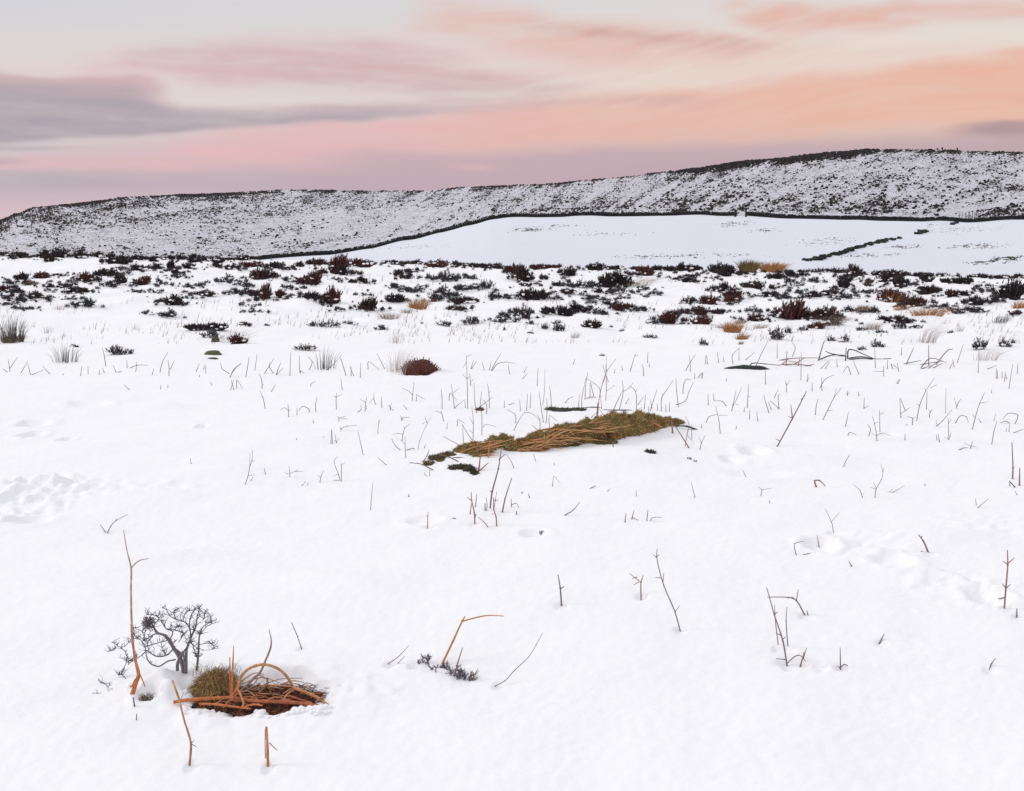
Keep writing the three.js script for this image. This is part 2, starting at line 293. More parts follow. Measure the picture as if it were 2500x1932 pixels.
// ---------- geometry helpers ----------
function tube(points, radii, sides = 5, steps = 3) {      // tapered bent tube through points
  const cv = points.length > 2 ? new THREE.CatmullRomCurve3(points, false, 'centripetal') : new THREE.LineCurve3(points[0], points[1]);
  const n = Math.max(1, (points.length - 1) * (points.length > 2 ? steps : 1)), pos = [], nor = [], idx = [];
  const up = new THREE.Vector3(), a = new THREE.Vector3(), b = new THREE.Vector3(), T = new THREE.Vector3();
  for (let i = 0; i <= n; i++) {
    const s = i / n, c = cv.getPoint(s); cv.getTangent(s, T);
    up.set(0, 0, 1); if (Math.abs(T.z) > 0.9) up.set(1, 0, 0);
    a.crossVectors(T, up).normalize(); b.crossVectors(T, a);
    const k = s * (radii.length - 1), k0 = Math.min(radii.length - 2, Math.floor(k)), r = radii.length > 1 ? mix(radii[k0], radii[k0 + 1], k - k0) : radii[0];
    const kn = sides > 8 ? 1 + 0.22 * P3.noise(c.x * 60 + 3, c.y * 60, c.z * 60) : 1;
    for (let j = 0; j < sides; j++) { const w = j / sides * 2 * Math.PI, rg = kn * (sides > 8 ? 1 + 0.16 * P3.noise(j * 1.7, s * 9, r * 900) : 1), x = Math.cos(w) * rg, y = Math.sin(w) * rg; const N = a.clone().multiplyScalar(x).addScaledVector(b, y); pos.push(c.x + N.x * r, c.y + N.y * r, c.z + N.z * r); nor.push(N.x, N.y, N.z); }
  }
  for (let i = 0; i < n; i++) for (let j = 0; j < sides; j++) { const p = i * sides + j, q = i * sides + (j + 1) % sides; idx.push(p, q, p + sides, q, q + sides, p + sides); }
  const e = pos.length / 3, E = cv.getPoint(1); pos.push(E.x, E.y, E.z); cv.getTangent(1, T); nor.push(T.x, T.y, T.z);
  for (let j = 0; j < sides; j++) idx.push(n * sides + j, n * sides + (j + 1) % sides, e);
  const g = new THREE.BufferGeometry(); g.setAttribute('position', new THREE.Float32BufferAttribute(pos, 3)); g.setAttribute('normal', new THREE.Float32BufferAttribute(nor, 3)); g.setIndex(idx); return g;
}
function streaked(g, c0, c1, from, to) {                  // bark: colour drifts from foot to tip, with streaks and specks along it
  const p = g.attributes.position, col = [], a = rgb(...c0), b = rgb(...c1), c = new THREE.Color();
  for (let i = 0; i < p.count; i++) { const x = p.getX(i), y = p.getY(i), z = p.getZ(i), f = sm(from, to, y); c.copy(a).lerp(b, f).multiplyScalar(Math.max(0.35, 1 + 0.55 * noise(x * 140, y * 28, z * 140) + 0.35 * noise(x * 300, y * 160, z * 300) + 0.25 * noise(x * 20, y * 14, z * 20))); col.push(c.r, c.g, c.b); }
  g.setAttribute('color', new THREE.Float32BufferAttribute(col, 3)); return g;
}
class Tris {                                             // loose triangles
  constructor() { this.p = []; this.c = null; }
  tri(a, b, c, col) { this.p.push(a.x, a.y, a.z, b.x, b.y, b.z, c.x, c.y, c.z); if (col) { this.c ??= []; for (let i = 0; i < 3; i++) this.c.push(col.r, col.g, col.b); } }
  spike(a, b, r, col) {                                  // thin pyramid from a to b
    const d = b.clone().sub(a).normalize(), u = new THREE.Vector3(d.y, d.z, d.x).cross(d).normalize(), w = new THREE.Vector3().crossVectors(d, u), q = [0, 1, 2].map((k) => a.clone().addScaledVector(u, r * Math.cos(k * 2.094)).addScaledVector(w, r * Math.sin(k * 2.094)));
    for (let k = 0; k < 3; k++) this.tri(q[k], b, q[(k + 1) % 3], col);
  }
  blade(pts, w, col) {                                   // narrow ribbon that tapers to a point
    for (let i = 0; i < pts.length - 1; i++) {
      const a = pts[i], b = pts[i + 1], d = b.clone().sub(a), s = new THREE.Vector3(d.y + 0.3 * d.z, -d.x, 0.35 * d.x + 1e-4).normalize(), wa = w * (1 - i / (pts.length - 1)) / 2, wb = w * (1 - (i + 1) / (pts.length - 1)) / 2;
      const a1 = a.clone().addScaledVector(s, wa), a2 = a.clone().addScaledVector(s, -wa), b1 = b.clone().addScaledVector(s, wb), b2 = b.clone().addScaledVector(s, -wb);
      this.tri(a1, a2, b1, col); if (wb > 0) this.tri(a2, b2, b1, col);
    }
  }
  geo() { const g = new THREE.BufferGeometry(); g.setAttribute('position', new THREE.Float32BufferAttribute(this.p, 3)); if (this.c) g.setAttribute('color', new THREE.Float32BufferAttribute(this.c, 3)); g.computeVertexNormals(); return g; }
}
const V3 = (x, y, z) => new THREE.Vector3(x, y, z);
function lump(rx, ry, rz, amp, freq, s, det = 3) {        // uneven rounded mass
  const g = new THREE.IcosahedronGeometry(1, det), p = g.attributes.position;
  for (let i = 0; i < p.count; i++) { const v = V3(p.getX(i), p.getY(i), p.getZ(i)), k = 1 + amp * fbm(v.x * freq + s, v.y * freq, v.z * freq + s, 3) * 2; p.setXYZ(i, v.x * k * rx, v.y * k * ry, v.z * k * rz); }
  g.computeVertexNormals(); return g;
}
// ---------- heather and tussocks on the far hill ----------
function tuftGeo(s) {
  const n = 7, tr = new Tris(), ring = [], low = [];
  for (let i = 0; i < n; i++) { const a = i / n * 6.283, r = 0.5 * (0.75 + 0.5 * rnd()); low.push(V3(Math.cos(a) * r, -0.15, Math.sin(a) * r)); ring.push(V3(Math.cos(a + 0.3) * r * 0.72, 0.45 + 0.45 * rnd(), Math.sin(a + 0.3) * r * 0.72)); }
  const top = V3(rr(-0.15, 0.15), 0.95, rr(-0.15, 0.15));
  for (let i = 0; i < n; i++) { const j = (i + 1) % n; tr.tri(low[i], ring[i], low[j]); tr.tri(low[j], ring[i], ring[j]); tr.tri(ring[i], top, ring[j]); }
  return tr.geo();
}
const hillMat = mat(1, 1, 1, 1);
function scatter(name, label, category, geo, list, material = hillMat) {
  const m = new THREE.InstancedMesh(geo, material, list.length), M = new THREE.Matrix4(), q = new THREE.Quaternion(), Y = V3(0, 1, 0);
  list.forEach((o, i) => { M.compose(o.p, q.setFromAxisAngle(Y, o.a), o.s); m.setMatrixAt(i, M); m.setColorAt(i, o.c); });
  return kindOnly(m, name, 'stuff', label, category);
}
{
  const big = [], small = [];
  const tone = (u, s) => { const k = rr(0.55, 1.35); return rnd() < (u > 1420 || s > 0.6 ? 0.85 : 0.45) ? rgb(0.02 * k, 0.016 * k, 0.018 * k) : rgb(0.06 * k, 0.045 * k, 0.04 * k); };
  const dense = (u, v, s, x, D) => {                      // how thickly the heather shows at a place
    const top = 1 - s; let d = 0.2;
    if (u < 1050) d = mix(0.2, 0.7, sm(0.34, 0.82, s)) * mix(1, 0.72, sm(560, 800, u)) * (1 - 0.8 * Math.exp(-(((u - 890 + (v - 425) * 1.1) / 16) ** 2)));
    else if (u < 1420) d = mix(0.33, 0.4, s) + 0.34 * sm(0.93, 0.99, s);
    else d = mix(0.42, 0.38, sm(0.2, 0.6, s)) + 0.55 * sm(0.66, 0.9, s) * sm(1380, 1500, u) * (1 - sm(1820, 1960, u)) + 0.3 * sm(0.85, 0.97, s) * sm(1850, 1990, u);
    if (s < 0.09) d *= sm(0.012, 0.09, s);
    // the bare snow lane that climbs at the far right
    if (u > 1880) d *= 1 - 0.92 * Math.exp(-(((v - (462 - (u - 1980) * 0.16)) / 5) ** 2));
    return d;
  };
  const project = (x, y, z) => { const D = -z, dy = y - EYE, zc = D * cP - dy * sP, yc = dy * cP + D * sP; return [(PW / 2 + F * x / zc) / Q, (PH / 2 - F * yc / zc) / Q]; };
  for (let i = 0; i < 700000; i++) {
    const t = rr(-0.72, 0.72), s = i % 6 ? rnd() ** 1.2 : 0.9 + 0.115 * rnd(), D = mix(wallD(t) + 1, ridgeD(t), s), x = t * D, z = -D;
    const y = farY(x, z), [u, v] = project(x, y, z), sl = mix(-0.12, 0.3, sm(300, 1700, u)), w2 = v + sl * u;
    const st = 0.6 * noise(u * 0.045, w2 * 0.16, 8) + 0.75 * noise(u * 0.16, w2 * 0.45, 3) + 0.7 * noise(u * 0.012, w2 * 0.05, 5);
    const d = dense(u, v, s, x, D);
    if (rnd() > d * d * 0.9 + d * 1.5 * st) continue;
    const fine = rnd() < 0.66 && d < 0.75, w = fine ? rr(0.16, 0.4) : (0.24 + (u > 1420 ? 0.95 : 0.7) * rnd() ** 3.4) * (d > 0.7 ? 1.25 : 1);
    (fine ? small : big).push({ p: V3(x, y, z), a: rr(-0.8, 0.8), s: V3(w * rr(0.8, 1.6), w * rr(0.3, 0.75), w * rr(0.6, 1)), c: fine ? rgb(0.07, 0.054, 0.05).multiplyScalar(rr(0.4, 1.5)) : tone(u, s) });
  }
  scatter('hill_heather', 'dark heather and stones scattered over the snowy hill', 'heather', tuftGeo(), big);
  scatter('hill_grass', 'brown grass showing through the snow on the hill', 'grass', tuftGeo(), small);
  // thin streaks of grass on the pasture
  const g = [], patches = [[1130, 490, 70, 7, 150], [1190, 482, 70, 4, 60], [1570, 478, 50, 9, 120], [1630, 492, 50, 6, 60], [1760, 515, 90, 12, 70], [1300, 500, 130, 8, 40], [2080, 525, 90, 9, 190], [1930, 527, 50, 6, 70], [2150, 552, 50, 8, 200], [2110, 560, 70, 6, 80], [1860, 545, 90, 6, 90], [2050, 490, 130, 12, 90], [850, 528, 150, 12, 50], [1500, 545, 200, 8, 60], [1380, 548, 140, 8, 50], [2000, 480, 60, 6, 30]];
  for (const [u, v, w, h, n] of patches) for (let i = 0; i < n * 4; i++) {
    const a = (rnd() + rnd() + rnd()) / 1.5 - 1, b = (rnd() + rnd() + rnd()) / 1.5 - 1, pu = u + a * w, pv = v + b * h - a * h * 0.35, p = at(pu * Q, pv * Q, CREST + 4), k = rr(0.07, 0.2) * (rnd() < 0.08 ? 1.8 : 1);
    if (-p.z < DIP + 2 || fbm(pu * 0.05 + pv * 0.1, pv * 0.35, 2, 2) < 0.02) continue;
    g.push({ p, a: rr(0, 6), s: V3(k * 1.6, k * rr(0.2, 0.6), k * 0.8), c: (v > 540 && u > 2050 ? rgb(0.04, 0.055, 0.03) : rgb(0.19, 0.175, 0.17)).multiplyScalar(rr(0.5, 1.4)) });
  }
  scatter('pasture_grass', 'faint streaks of grass poking through the pasture snow', 'grass', tuftGeo(), g);
}

// ---------- drystone walls ----------
const stoneShapes = [0, 1, 2, 3, 4].map(() => { const g = new THREE.BoxGeometry(1, 1, 1), p = g.attributes.position, seen = {}; for (let i = 0; i < p.count; i++) { const k = [p.getX(i), p.getY(i), p.getZ(i)].join(); seen[k] ??= [rr(-0.14, 0.14), rr(-0.14, 0.14), rr(-0.14, 0.14)]; p.setXYZ(i, p.getX(i) + seen[k][0], p.getY(i) + seen[k][1], p.getZ(i) + seen[k][2]); } g.computeVertexNormals(); g.deleteAttribute('uv'); return g; });
const wallMat = vmat(0.95);
function stoneAt(list, p, sx, sy, sz, a, tilt = 0) {
  const g = stoneShapes[Math.floor(rnd() * 5)].clone(), k = rr(0.5, 1.5), col = new Float32Array(g.attributes.position.count * 3);
  for (let i = 0; i < col.length; i += 3) col.set([0.02 * k, 0.021 * k, 0.022 * k], i);
  g.setAttribute('color', new THREE.BufferAttribute(col, 3));
  g.applyMatrix4(new THREE.Matrix4().compose(p, new THREE.Quaternion().setFromEuler(new THREE.Euler(tilt, a, rr(-0.06, 0.06))), V3(sx, sy, sz)));
  list.push(g);
}
function stoneWall(t0, t1, label, hgt) {
  const pts = [], top = [], n = Math.ceil(Math.abs(t1 - t0) * 240 / 0.52);
  for (let i = 0; i < n; i++) {
    const t = mix(t0, t1, (i + 0.5) / n), D = wallD(t) + 0.5, x = t * D, y = farY(x, -D + 1) - 0.25 + 0.12 * noise(x * 0.12, 4, 4), dx = (wallD(t + 0.002) - wallD(t)) / (0.002 * D), a = Math.atan(dx) * 0.9, H = (hgt || 1.08) + 0.25 * noise(x * 0.07, 1, 7);
    const rows = 4;
    for (let r = 0; r < rows; r++) stoneAt(pts, V3(x + (r % 2) * 0.25, y + (r + 0.5) * H / rows, -D + rr(-0.06, 0.06) - 0.02), rr(0.55, 0.72), H / rows * rr(0.95, 1.15), 0.6 - 0.06 * r, a);
    if (rnd() < 0.93) stoneAt(top, V3(x, y + H + 0.1, -D), rr(0.3, 0.55), rr(0.18, 0.38), 0.42, a, 0);
  }
  const g = group(V3(0, 0, 0)); part(g, 'stonework', mergeGeometries(pts), wallMat, null, 'stuff'); part(g, 'coping_stones', mergeGeometries(top), wallMat, null, 'stuff');
  return add(g, 'stone_wall', label, 'wall', null);
}
stoneWall(tOf(470, 560), tOf(1571, 461), 'dark drystone wall climbing from the heather to the left of the gateway gap');
stoneWall(tOf(1591, 462), tOf(2400, 470), 'dark drystone wall running level to the right of the gateway gap', 1.14);
for (const [u, w] of [[1569, 'left'], [1592, 'right']]) {
  const p = at(u * Q, 463 * Q, DIP), list = []; stoneAt(list, V3(p.x, p.y + 0.75, p.z - 0.4), 0.4, 1.9, 0.4, 0);
  add(new THREE.Mesh(mergeGeometries(list), wallMat), 'gate_post', `upright dark stone post on the ${w} side of the gap in the wall`, 'post');
}
{
  const make = (name, label, path, n, sz) => {
    const list = [], g = group(V3(0, 0, 0));
    for (let i = 0; i < n; i++) { const s = rnd() * (path.length - 1), k = Math.floor(s), f = s - k, u = mix(path[k][0], path[k + 1][0], f), v = mix(path[k][1], path[k + 1][1], f), p = at(u * Q, v * Q, CREST + 6); if (n > 100 && fbm(u * 0.09, 2, 2, 3) + rr(-0.3, 0.3) < -0.05) continue; if (n > 100) p.z += rr(-1.2, 1.2); const q = sz * rr(0.35, 1.15); p.x += rr(-0.3, 0.3); p.y += rr(-0.05, 0.25); stoneAt(list, p, q * 1.4, q, q * 1.2, rr(0, 3), rr(-0.4, 0.4)); }
    part(g, 'fallen_stones', mergeGeometries(list), wallMat, null, 'stuff'); return add(g, name, label, 'wall');
  };
  make('ruined_wall', 'tumbled line of dark stones crossing the pasture below the level wall', [[1715, 559], [1745, 554], [1762, 548], [1790, 543], [1806, 536], [1830, 530], [1858, 522], [1885, 515], [1924, 508]], 240, 0.42);
  make('stone_heap', 'small heap of dark stones above the end of the tumbled wall', [[1957, 500], [1975, 494]], 16, 0.7);
  make('stone_heap', 'spill of dark stones below the wall where the wire fence starts', [[2030, 480], [2046, 474], [2058, 470]], 40, 0.5);
  // fence
  const g = group(V3(0, 0, 0)), wood = mat(0.05, 0.042, 0.04, 0.9);
  const us = [2047, 2052, 2060, 2066, 2068, 2074, 2079, 2082, 2086, 2098, 2106, 2112, 2118, 2124, 2130, 2136, 2141, 2150, 2156, 2164, 2172, 2180, 2190, 2200];
  for (const u of us) { const t = tOf(u, 465), D = wallD(t) + 3, x = t * D, y = farY(x, -D), h = u < 2090 ? 2.2 : 1.75 + rr(-0.1, 0.1); const b = new THREE.CylinderGeometry(0.06, 0.075, h + 0.6, 6); b.translate(x, y + h / 2 - 0.1, -D); b.deleteAttribute('uv'); part(g, 'post', b, wood); }
  for (const h of [0.6, 1.05, 1.5]) { const pts = us.map((u) => { const t = tOf(u, 465), D = wallD(t) + 2.93; return V3(t * D, farY(t * D, -D) + h, -D); }); part(g, 'wire', tube(pts, [0.014, 0.014], 4, 1), wood); }
  add(g, 'wire_fence', 'post and wire fence standing just behind the wall at the right', 'fence');
  // stones on the skyline
  for (const [u, v, h, l] of [[2000, 319, 0.9, 'small dark upright stone on the ridge, left one of a close pair'], [2010, 319, 1.3, 'taller dark upright stone on the ridge, right one of a close pair'], [2042, 322, 1.4, 'thin dark upright stone alone on the ridge right of the pair'], [1985, 320, 0.6, 'low flat dark rock on the ridge left of the upright pair']]) {
    const t = tOf(u, v), D = ridgeD(t), list = [], p = V3(t * D, farY(t * D, -D) + h * 0.5, -D); stoneAt(list, p, h < 0.8 ? 2.2 : 0.55, h * 1.3, 0.6, 0.2, 0.1); add(new THREE.Mesh(mergeGeometries(list), wallMat), 'ridge_stone', l, 'rock');
  }
}
// ---------- bare birches at the left end of the hill ----------
function bareTree(u, v, hpx, label, lean = 0) {
  const p = at(u * Q, v * Q, CREST + 5), h = hpx * Q * pixelSize(p), g = group(p), trunk = [], twig = [];
  const grow = (a, dir, len, r, lev) => {
    const mid = a.clone().addScaledVector(dir, len * 0.5).add(V3(rr(-0.06, 0.06) * len, 0, rr(-0.06, 0.06) * len)), b = a.clone().addScaledVector(dir, len);
    (lev < 2 ? trunk : twig).push(tube([a, mid, b], [r, r * 0.6], lev < 2 ? 5 : 3, 2));
    if (lev > 4) return;
    const n = lev === 0 ? 6 : lev < 3 ? 4 : 3;
    for (let i = 0; i < n; i++) { const s = lev === 0 ? rr(0.3, 1) : rr(0.4, 1), az = rnd() * 6.283, sp = rr(0.35, 0.8); const d = dir.clone().add(V3(Math.cos(az) * sp, 0.22, Math.sin(az) * sp)).normalize(); grow(a.clone().lerp(b, s), d, len * rr(0.45, 0.62), r * 0.55, lev + 1); }
  };
  grow(V3(0, -0.3, 0), V3(lean, 1, 0).normalize(), h * 0.5, h * 0.016, 0);
  part(g, 'trunk', mergeGeometries(trunk), mat(0.03, 0.027, 0.03)); part(g, 'crown', mergeGeometries(twig), mat(0.032, 0.026, 0.032));
  return add(g, 'birch_tree', label, 'tree', 'bare birch trees at the left end of the hill');
}
bareTree(3, 505, 48, 'bare birch tree breaking the skyline at the extreme left of the hill', 0.05);
bareTree(20, 494, 30, 'thin bare birch sapling second from the left end of the hill');
bareTree(37, 486, 28, 'thin bare birch sapling left of the fullest birch on the hill', -0.1);
bareTree(67, 492, 46, 'fullest bare birch tree on the left end of the hill', 0.06);
bareTree(106, 470, 34, 'bare birch tree right of the fullest one near the skyline', 0.1);
bareTree(128, 464, 26, 'small bare birch at the right end of the group of birches', -0.1);
// ---------- heather bushes ----------
const ordinal = ['first', 'second', 'third', 'fourth', 'fifth', 'sixth', 'seventh', 'eighth', 'ninth', 'tenth', 'eleventh', 'twelfth'];
const pending = [];                                       // things that still need a label of their own
function bushGeo(aspect, dense, sd) {                     // one metre high, as wide as its aspect; twigs that fan out and carry short leafy sprays
  seed = 7700 + sd * 131; const stem = new Tris(), leaf = new Tris(), hw = aspect / 2, n = Math.round((dense ? 120 : 44) * (0.5 + aspect * 0.6));
  const hum = (x) => 0.62 + 0.42 * fbm(x * 1.6, sd * 3.1, 0.5, 2) + 0.1;
  const nc = Math.round(3 + aspect * 1.9), clumps = Array.from({ length: nc }, (_, i) => [((i + 0.5) / nc * 2 - 1 + rr(-0.25, 0.25)) * hw * 0.82, rr(-0.4, 0.4) * Math.min(0.8, hw), rr(0.6, 1.05) * (1 - 0.35 * Math.abs((i + 0.5) / nc * 2 - 1) ** 2), rr(0.1, 0.24) * (1 + aspect * 0.12)]);
  for (let i = 0; i < n; i++) {
    const q = clumps[Math.floor(rnd() * nc)], an = rnd() * 6.283, rd = Math.sqrt(rnd()) * q[3] * 1.5, bx = q[0] + Math.cos(an) * rd, bz = q[1] + Math.sin(an) * rd * 0.8;
    const out = (bx - q[0]) / (q[3] * 1.5) * 0.6 + 0.5 * bx / hw, hgt = q[2] * (dense ? rr(0.4, 1) : rr(0.4, 1.1)) * (1 - 0.3 * rd / (q[3] * 1.5)), lx = out * rr(0.15, 0.42) + rr(-0.14, 0.2), lz = rr(-0.25, 0.25);
    const a = V3(bx * 0.72, -0.12, bz * 0.7), b = V3(bx * 0.9 + lx * 0.3, hgt * 0.5, bz + lz * 0.35), c = V3(bx + lx * 0.75, hgt * 0.95, bz + lz);
    stem.blade([a, b, c], 0.03);
    const m = dense ? 11 : 7;
    for (let k = 0; k < m; k++) {
      const f = dense ? rr(0.1, 1) : rr(0.4, 1), s = f < 0.5 ? a.clone().lerp(b, f * 2) : b.clone().lerp(c, f * 2 - 1), L = rr(0.1, 0.22) * (dense ? 1 : 0.95);
      leaf.spike(s, s.clone().add(V3(rr(-0.7, 0.7) + out * 0.25, rr(0.35, 1), rr(-0.6, 0.6)).normalize().multiplyScalar(L)), rr(0.024, 0.046) * (dense ? 1.05 : 0.85));
    }
  }
  const gs = [stem.geo(), leaf.geo()]; gs[1].computeBoundingBox(); const B = gs[1].boundingBox, kx = aspect / (B.max.x - B.min.x), ky = 1 / B.max.y, kz = Math.min(aspect, 1.3) / (B.max.z - B.min.z);
  for (const q of gs) q.scale(kx, ky, kz); return gs;
}
const bushes = {}; let sdn = 1;
for (const d of [0, 1]) for (const a of [1.2, 2.2, 4]) bushes[`${d}${a}`] = [0, 1, 2].map(() => bushGeo(a, d, sdn++));
const heatherStem = mat(0.06, 0.045, 0.042), tones = {
  b: [mat(0.032, 0.019, 0.02), mat(0.04, 0.025, 0.024), mat(0.026, 0.019, 0.021)], r: [mat(0.08, 0.026, 0.022), mat(0.062, 0.025, 0.022), mat(0.095, 0.036, 0.026)],
  g: [mat(0.03, 0.042, 0.05), mat(0.034, 0.04, 0.046), mat(0.025, 0.045, 0.046)], p: [mat(0.06, 0.048, 0.058), mat(0.05, 0.042, 0.05), mat(0.065, 0.05, 0.052)],
};
const toneName = { b: 'black-brown', r: 'reddish brown', g: 'blue-grey', p: 'purple-grey' };
const CR = { 1: [0, 440, 2.6], 2: [830, 440, 2.6], 3: [1660, 340, 2.6], B: [960, 940, 2.73], C: [1700, 820, 2.73], F: [200, 1240, 2.439], G: [560, 860, 3.64], H: [1100, 860, 3.64], I: [0, 820, 3.64], J: [840, 1340, 2.6], K: [1660, 1240, 2.6], L: [0, 960, 3.12] };
const px = (c, x, y) => [CR[c][0] + x / CR[c][2], CR[c][1] + y / CR[c][2]];
seed = 4242;
function heather(c, x, y, w, h, kind) {
  const [u, v] = px(c, x, y), p = at(u, v, 1.2, CREST), k = pixelSize(p), W = w / CR[c][2] * k * 1.1, H = h / CR[c][2] * k * (kind === 'b' || kind === 'r' ? 1.28 : 1.2), asp = W / H;
  const dense = kind === 'b' || kind === 'r' ? 1 : 0, a = asp < 1.65 ? 1.2 : asp < 3 ? 2.2 : 4, set = bushes[`${dense}${a}`][Math.floor(rnd() * 3)];
  const g = group(p); g.position.y -= 0.02;
  part(g, 'stems', set[0], heatherStem); part(g, 'foliage', set[1], tones[kind][Math.floor(rnd() * 3)]);
  const flip = rnd() < 0.5 ? -1 : 1; g.rotation.y = rr(-0.3, 0.3) + (flip < 0 ? Math.PI : 0);
  g.scale.set(W / a, H, Math.min(W / a, H * 1.3) * 1.0);
  add(g, 'heather_bush', '', 'heather', 'heather bushes poking through the snow');
  pending.push({ o: g, kind: 'heather', u: u / Q, v: v / Q, w: w / CR[c][2] / Q, h: h / CR[c][2] / Q, tone: toneName[kind] });
}
const H1 = (k, ...l) => { for (const [x, y, w, h] of l) heather(1, x, y, w, h, k); }, H2 = (k, ...l) => { for (const [x, y, w, h] of l) heather(2, x, y, w, h, k); }, H3 = (k, ...l) => { for (const [x, y, w, h] of l) heather(3, x, y, w, h, k); };
H1('b', [30, 470, 70, 35], [130, 458, 110, 34], [135, 495, 50, 40], [75, 500, 60, 22], [330, 482, 190, 58], [310, 515, 75, 45], [510, 474, 90, 48], [628, 467, 60, 44], [240, 478, 90, 22], [770, 460, 60, 22], [870, 467, 110, 20], [985, 476, 40, 15], [1222, 478, 50, 28], [1295, 480, 35, 22], [740, 532, 170, 58], [860, 502, 90, 30], [975, 515, 70, 32], [1120, 502, 120, 30], [1080, 565, 50, 55], [1000, 562, 80, 40], [1240, 520, 100, 40], [1190, 565, 70, 42], [1385, 520, 90, 32], [1560, 507, 130, 34], [1450, 565, 60, 32], [1380, 550, 70, 35], [885, 572, 100, 45], [1740, 560, 120, 50]);
H1('p', [790, 570, 120, 30], [70, 655, 80, 30], [470, 648, 60, 30], [690, 672, 100, 35], [1120, 620, 80, 35], [1545, 675, 80, 40], [100, 715, 60, 45], [1020, 665, 60, 30], [1260, 675, 30, 35], [1840, 693, 60, 32], [2140, 830, 80, 35], [1080, 868, 70, 60], [770, 1105, 170, 65], [1940, 1080, 150, 50]);
H1('r', [1590, 552, 140, 42], [1660, 627, 150, 72], [2140, 597, 130, 112], [2010, 537, 140, 42], [275, 618, 110, 40], [550, 640, 100, 60], [175, 662, 90, 30], [910, 660, 90, 50], [1985, 662, 110, 82], [1910, 650, 50, 35], [20, 700, 40, 40], [1680, 752, 80, 90], [1780, 745, 70, 55], [2110, 780, 110, 110], [1510, 1040, 120, 70]);
H1('b', [1735, 612, 60, 35], [1820, 572, 60, 30], [1900, 545, 70, 28], [140, 630, 90, 50], [375, 605, 80, 18], [645, 610, 120, 55], [715, 605, 60, 50], [310, 678, 70, 28], [770, 655, 80, 55], [1110, 590, 50, 25], [405, 682, 60, 28], [475, 715, 120, 42], [545, 712, 45, 30], [225, 750, 85, 50], [55, 790, 60, 22], [1290, 730, 160, 34], [1590, 726, 90, 40], [1980, 752, 120, 50], [1100, 792, 130, 68], [1320, 950, 260, 54], [1555, 923, 95, 34], [470, 1058, 70, 25]);
H1('g', [1445, 650, 90, 60], [2110, 633, 60, 15], [1820, 633, 60, 25], [300, 755, 80, 25], [420, 757, 70, 18], [155, 768, 45, 28], [45, 750, 40, 22], [110, 770, 50, 30], [560, 803, 95, 65], [1190, 682, 70, 28], [860, 710, 50, 20], [975, 715, 40, 20], [1485, 718, 90, 40], [1190, 750, 90, 25], [1000, 775, 40, 20], [1620, 800, 80, 22], [1600, 838, 60, 30], [970, 857, 25, 14], [160, 825, 60, 30], [1350, 1000, 140, 60], [2060, 928, 210, 50], [1690, 925, 50, 20]);
H2('r', [100, 545, 230, 48], [600, 552, 160, 52], [1120, 592, 140, 62], [1290, 562, 200, 34], [745, 825, 100, 40], [1810, 824, 140, 57], [2080, 907, 130, 78], [1940, 607, 140, 62]);
H2('b', [20, 600, 60, 60], [340, 535, 180, 30], [480, 530, 90, 25], [850, 527, 180, 24], [900, 557, 160, 30], [1020, 562, 120, 26], [1165, 642, 110, 84], [1460, 607, 90, 58], [1610, 570, 130, 52], [1750, 567, 120, 30], [1900, 542, 120, 24], [2010, 537, 90, 32], [2100, 527, 40, 30], [2090, 577, 90, 36], [2160, 567, 50, 50], [370, 610, 70, 40], [450, 585, 80, 30], [430, 625, 70, 30], [140, 654, 65, 52], [70, 645, 30, 20], [350, 767, 140, 52], [175, 822, 120, 72], [790, 780, 170, 47], [1250, 755, 200, 78], [1180, 672, 70, 26], [1370, 668, 60, 25], [1460, 722, 110, 42], [1640, 712, 60, 32], [1690, 680, 100, 92], [1770, 662, 150, 92], [2130, 630, 60, 18], [1380, 852, 240, 62], [1490, 830, 80, 58], [1600, 937, 130, 57]);
H2('p', [680, 642, 110, 82], [990, 747, 90, 52], [665, 737, 90, 78], [760, 697, 80, 42], [600, 767, 80, 66], [1770, 722, 130, 47], [1770, 760, 70, 28], [2160, 850, 50, 50], [840, 912, 150, 52], [1170, 882, 100, 102], [1150, 850, 90, 50], [1390, 957, 90, 60], [60, 915, 100, 30]);
H2('g', [815, 625, 40, 30], [920, 692, 140, 62], [345, 685, 90, 35], [500, 700, 70, 45], [430, 710, 50, 30], [820, 690, 50, 20], [170, 730, 50, 15], [1100, 750, 80, 35], [1445, 672, 80, 42], [1530, 680, 80, 50], [1600, 680, 50, 25], [1950, 695, 40, 20], [2010, 728, 70, 35], [1570, 755, 60, 40], [1690, 790, 60, 55], [1580, 820, 70, 35], [1930, 830, 80, 35], [1670, 850, 70, 38], [1980, 912, 80, 52], [660, 922, 110, 40], [1030, 900, 140, 35], [1215, 915, 70, 30], [265, 952, 100, 40], [1380, 910, 70, 28], [1300, 945, 50, 45], [1210, 972, 50, 20], [1720, 935, 30, 22], [1790, 960, 40, 22], [1045, 955, 20, 35], [1970, 1002, 100, 34], [520, 912, 20, 20], [1665, 1115, 40, 22]);
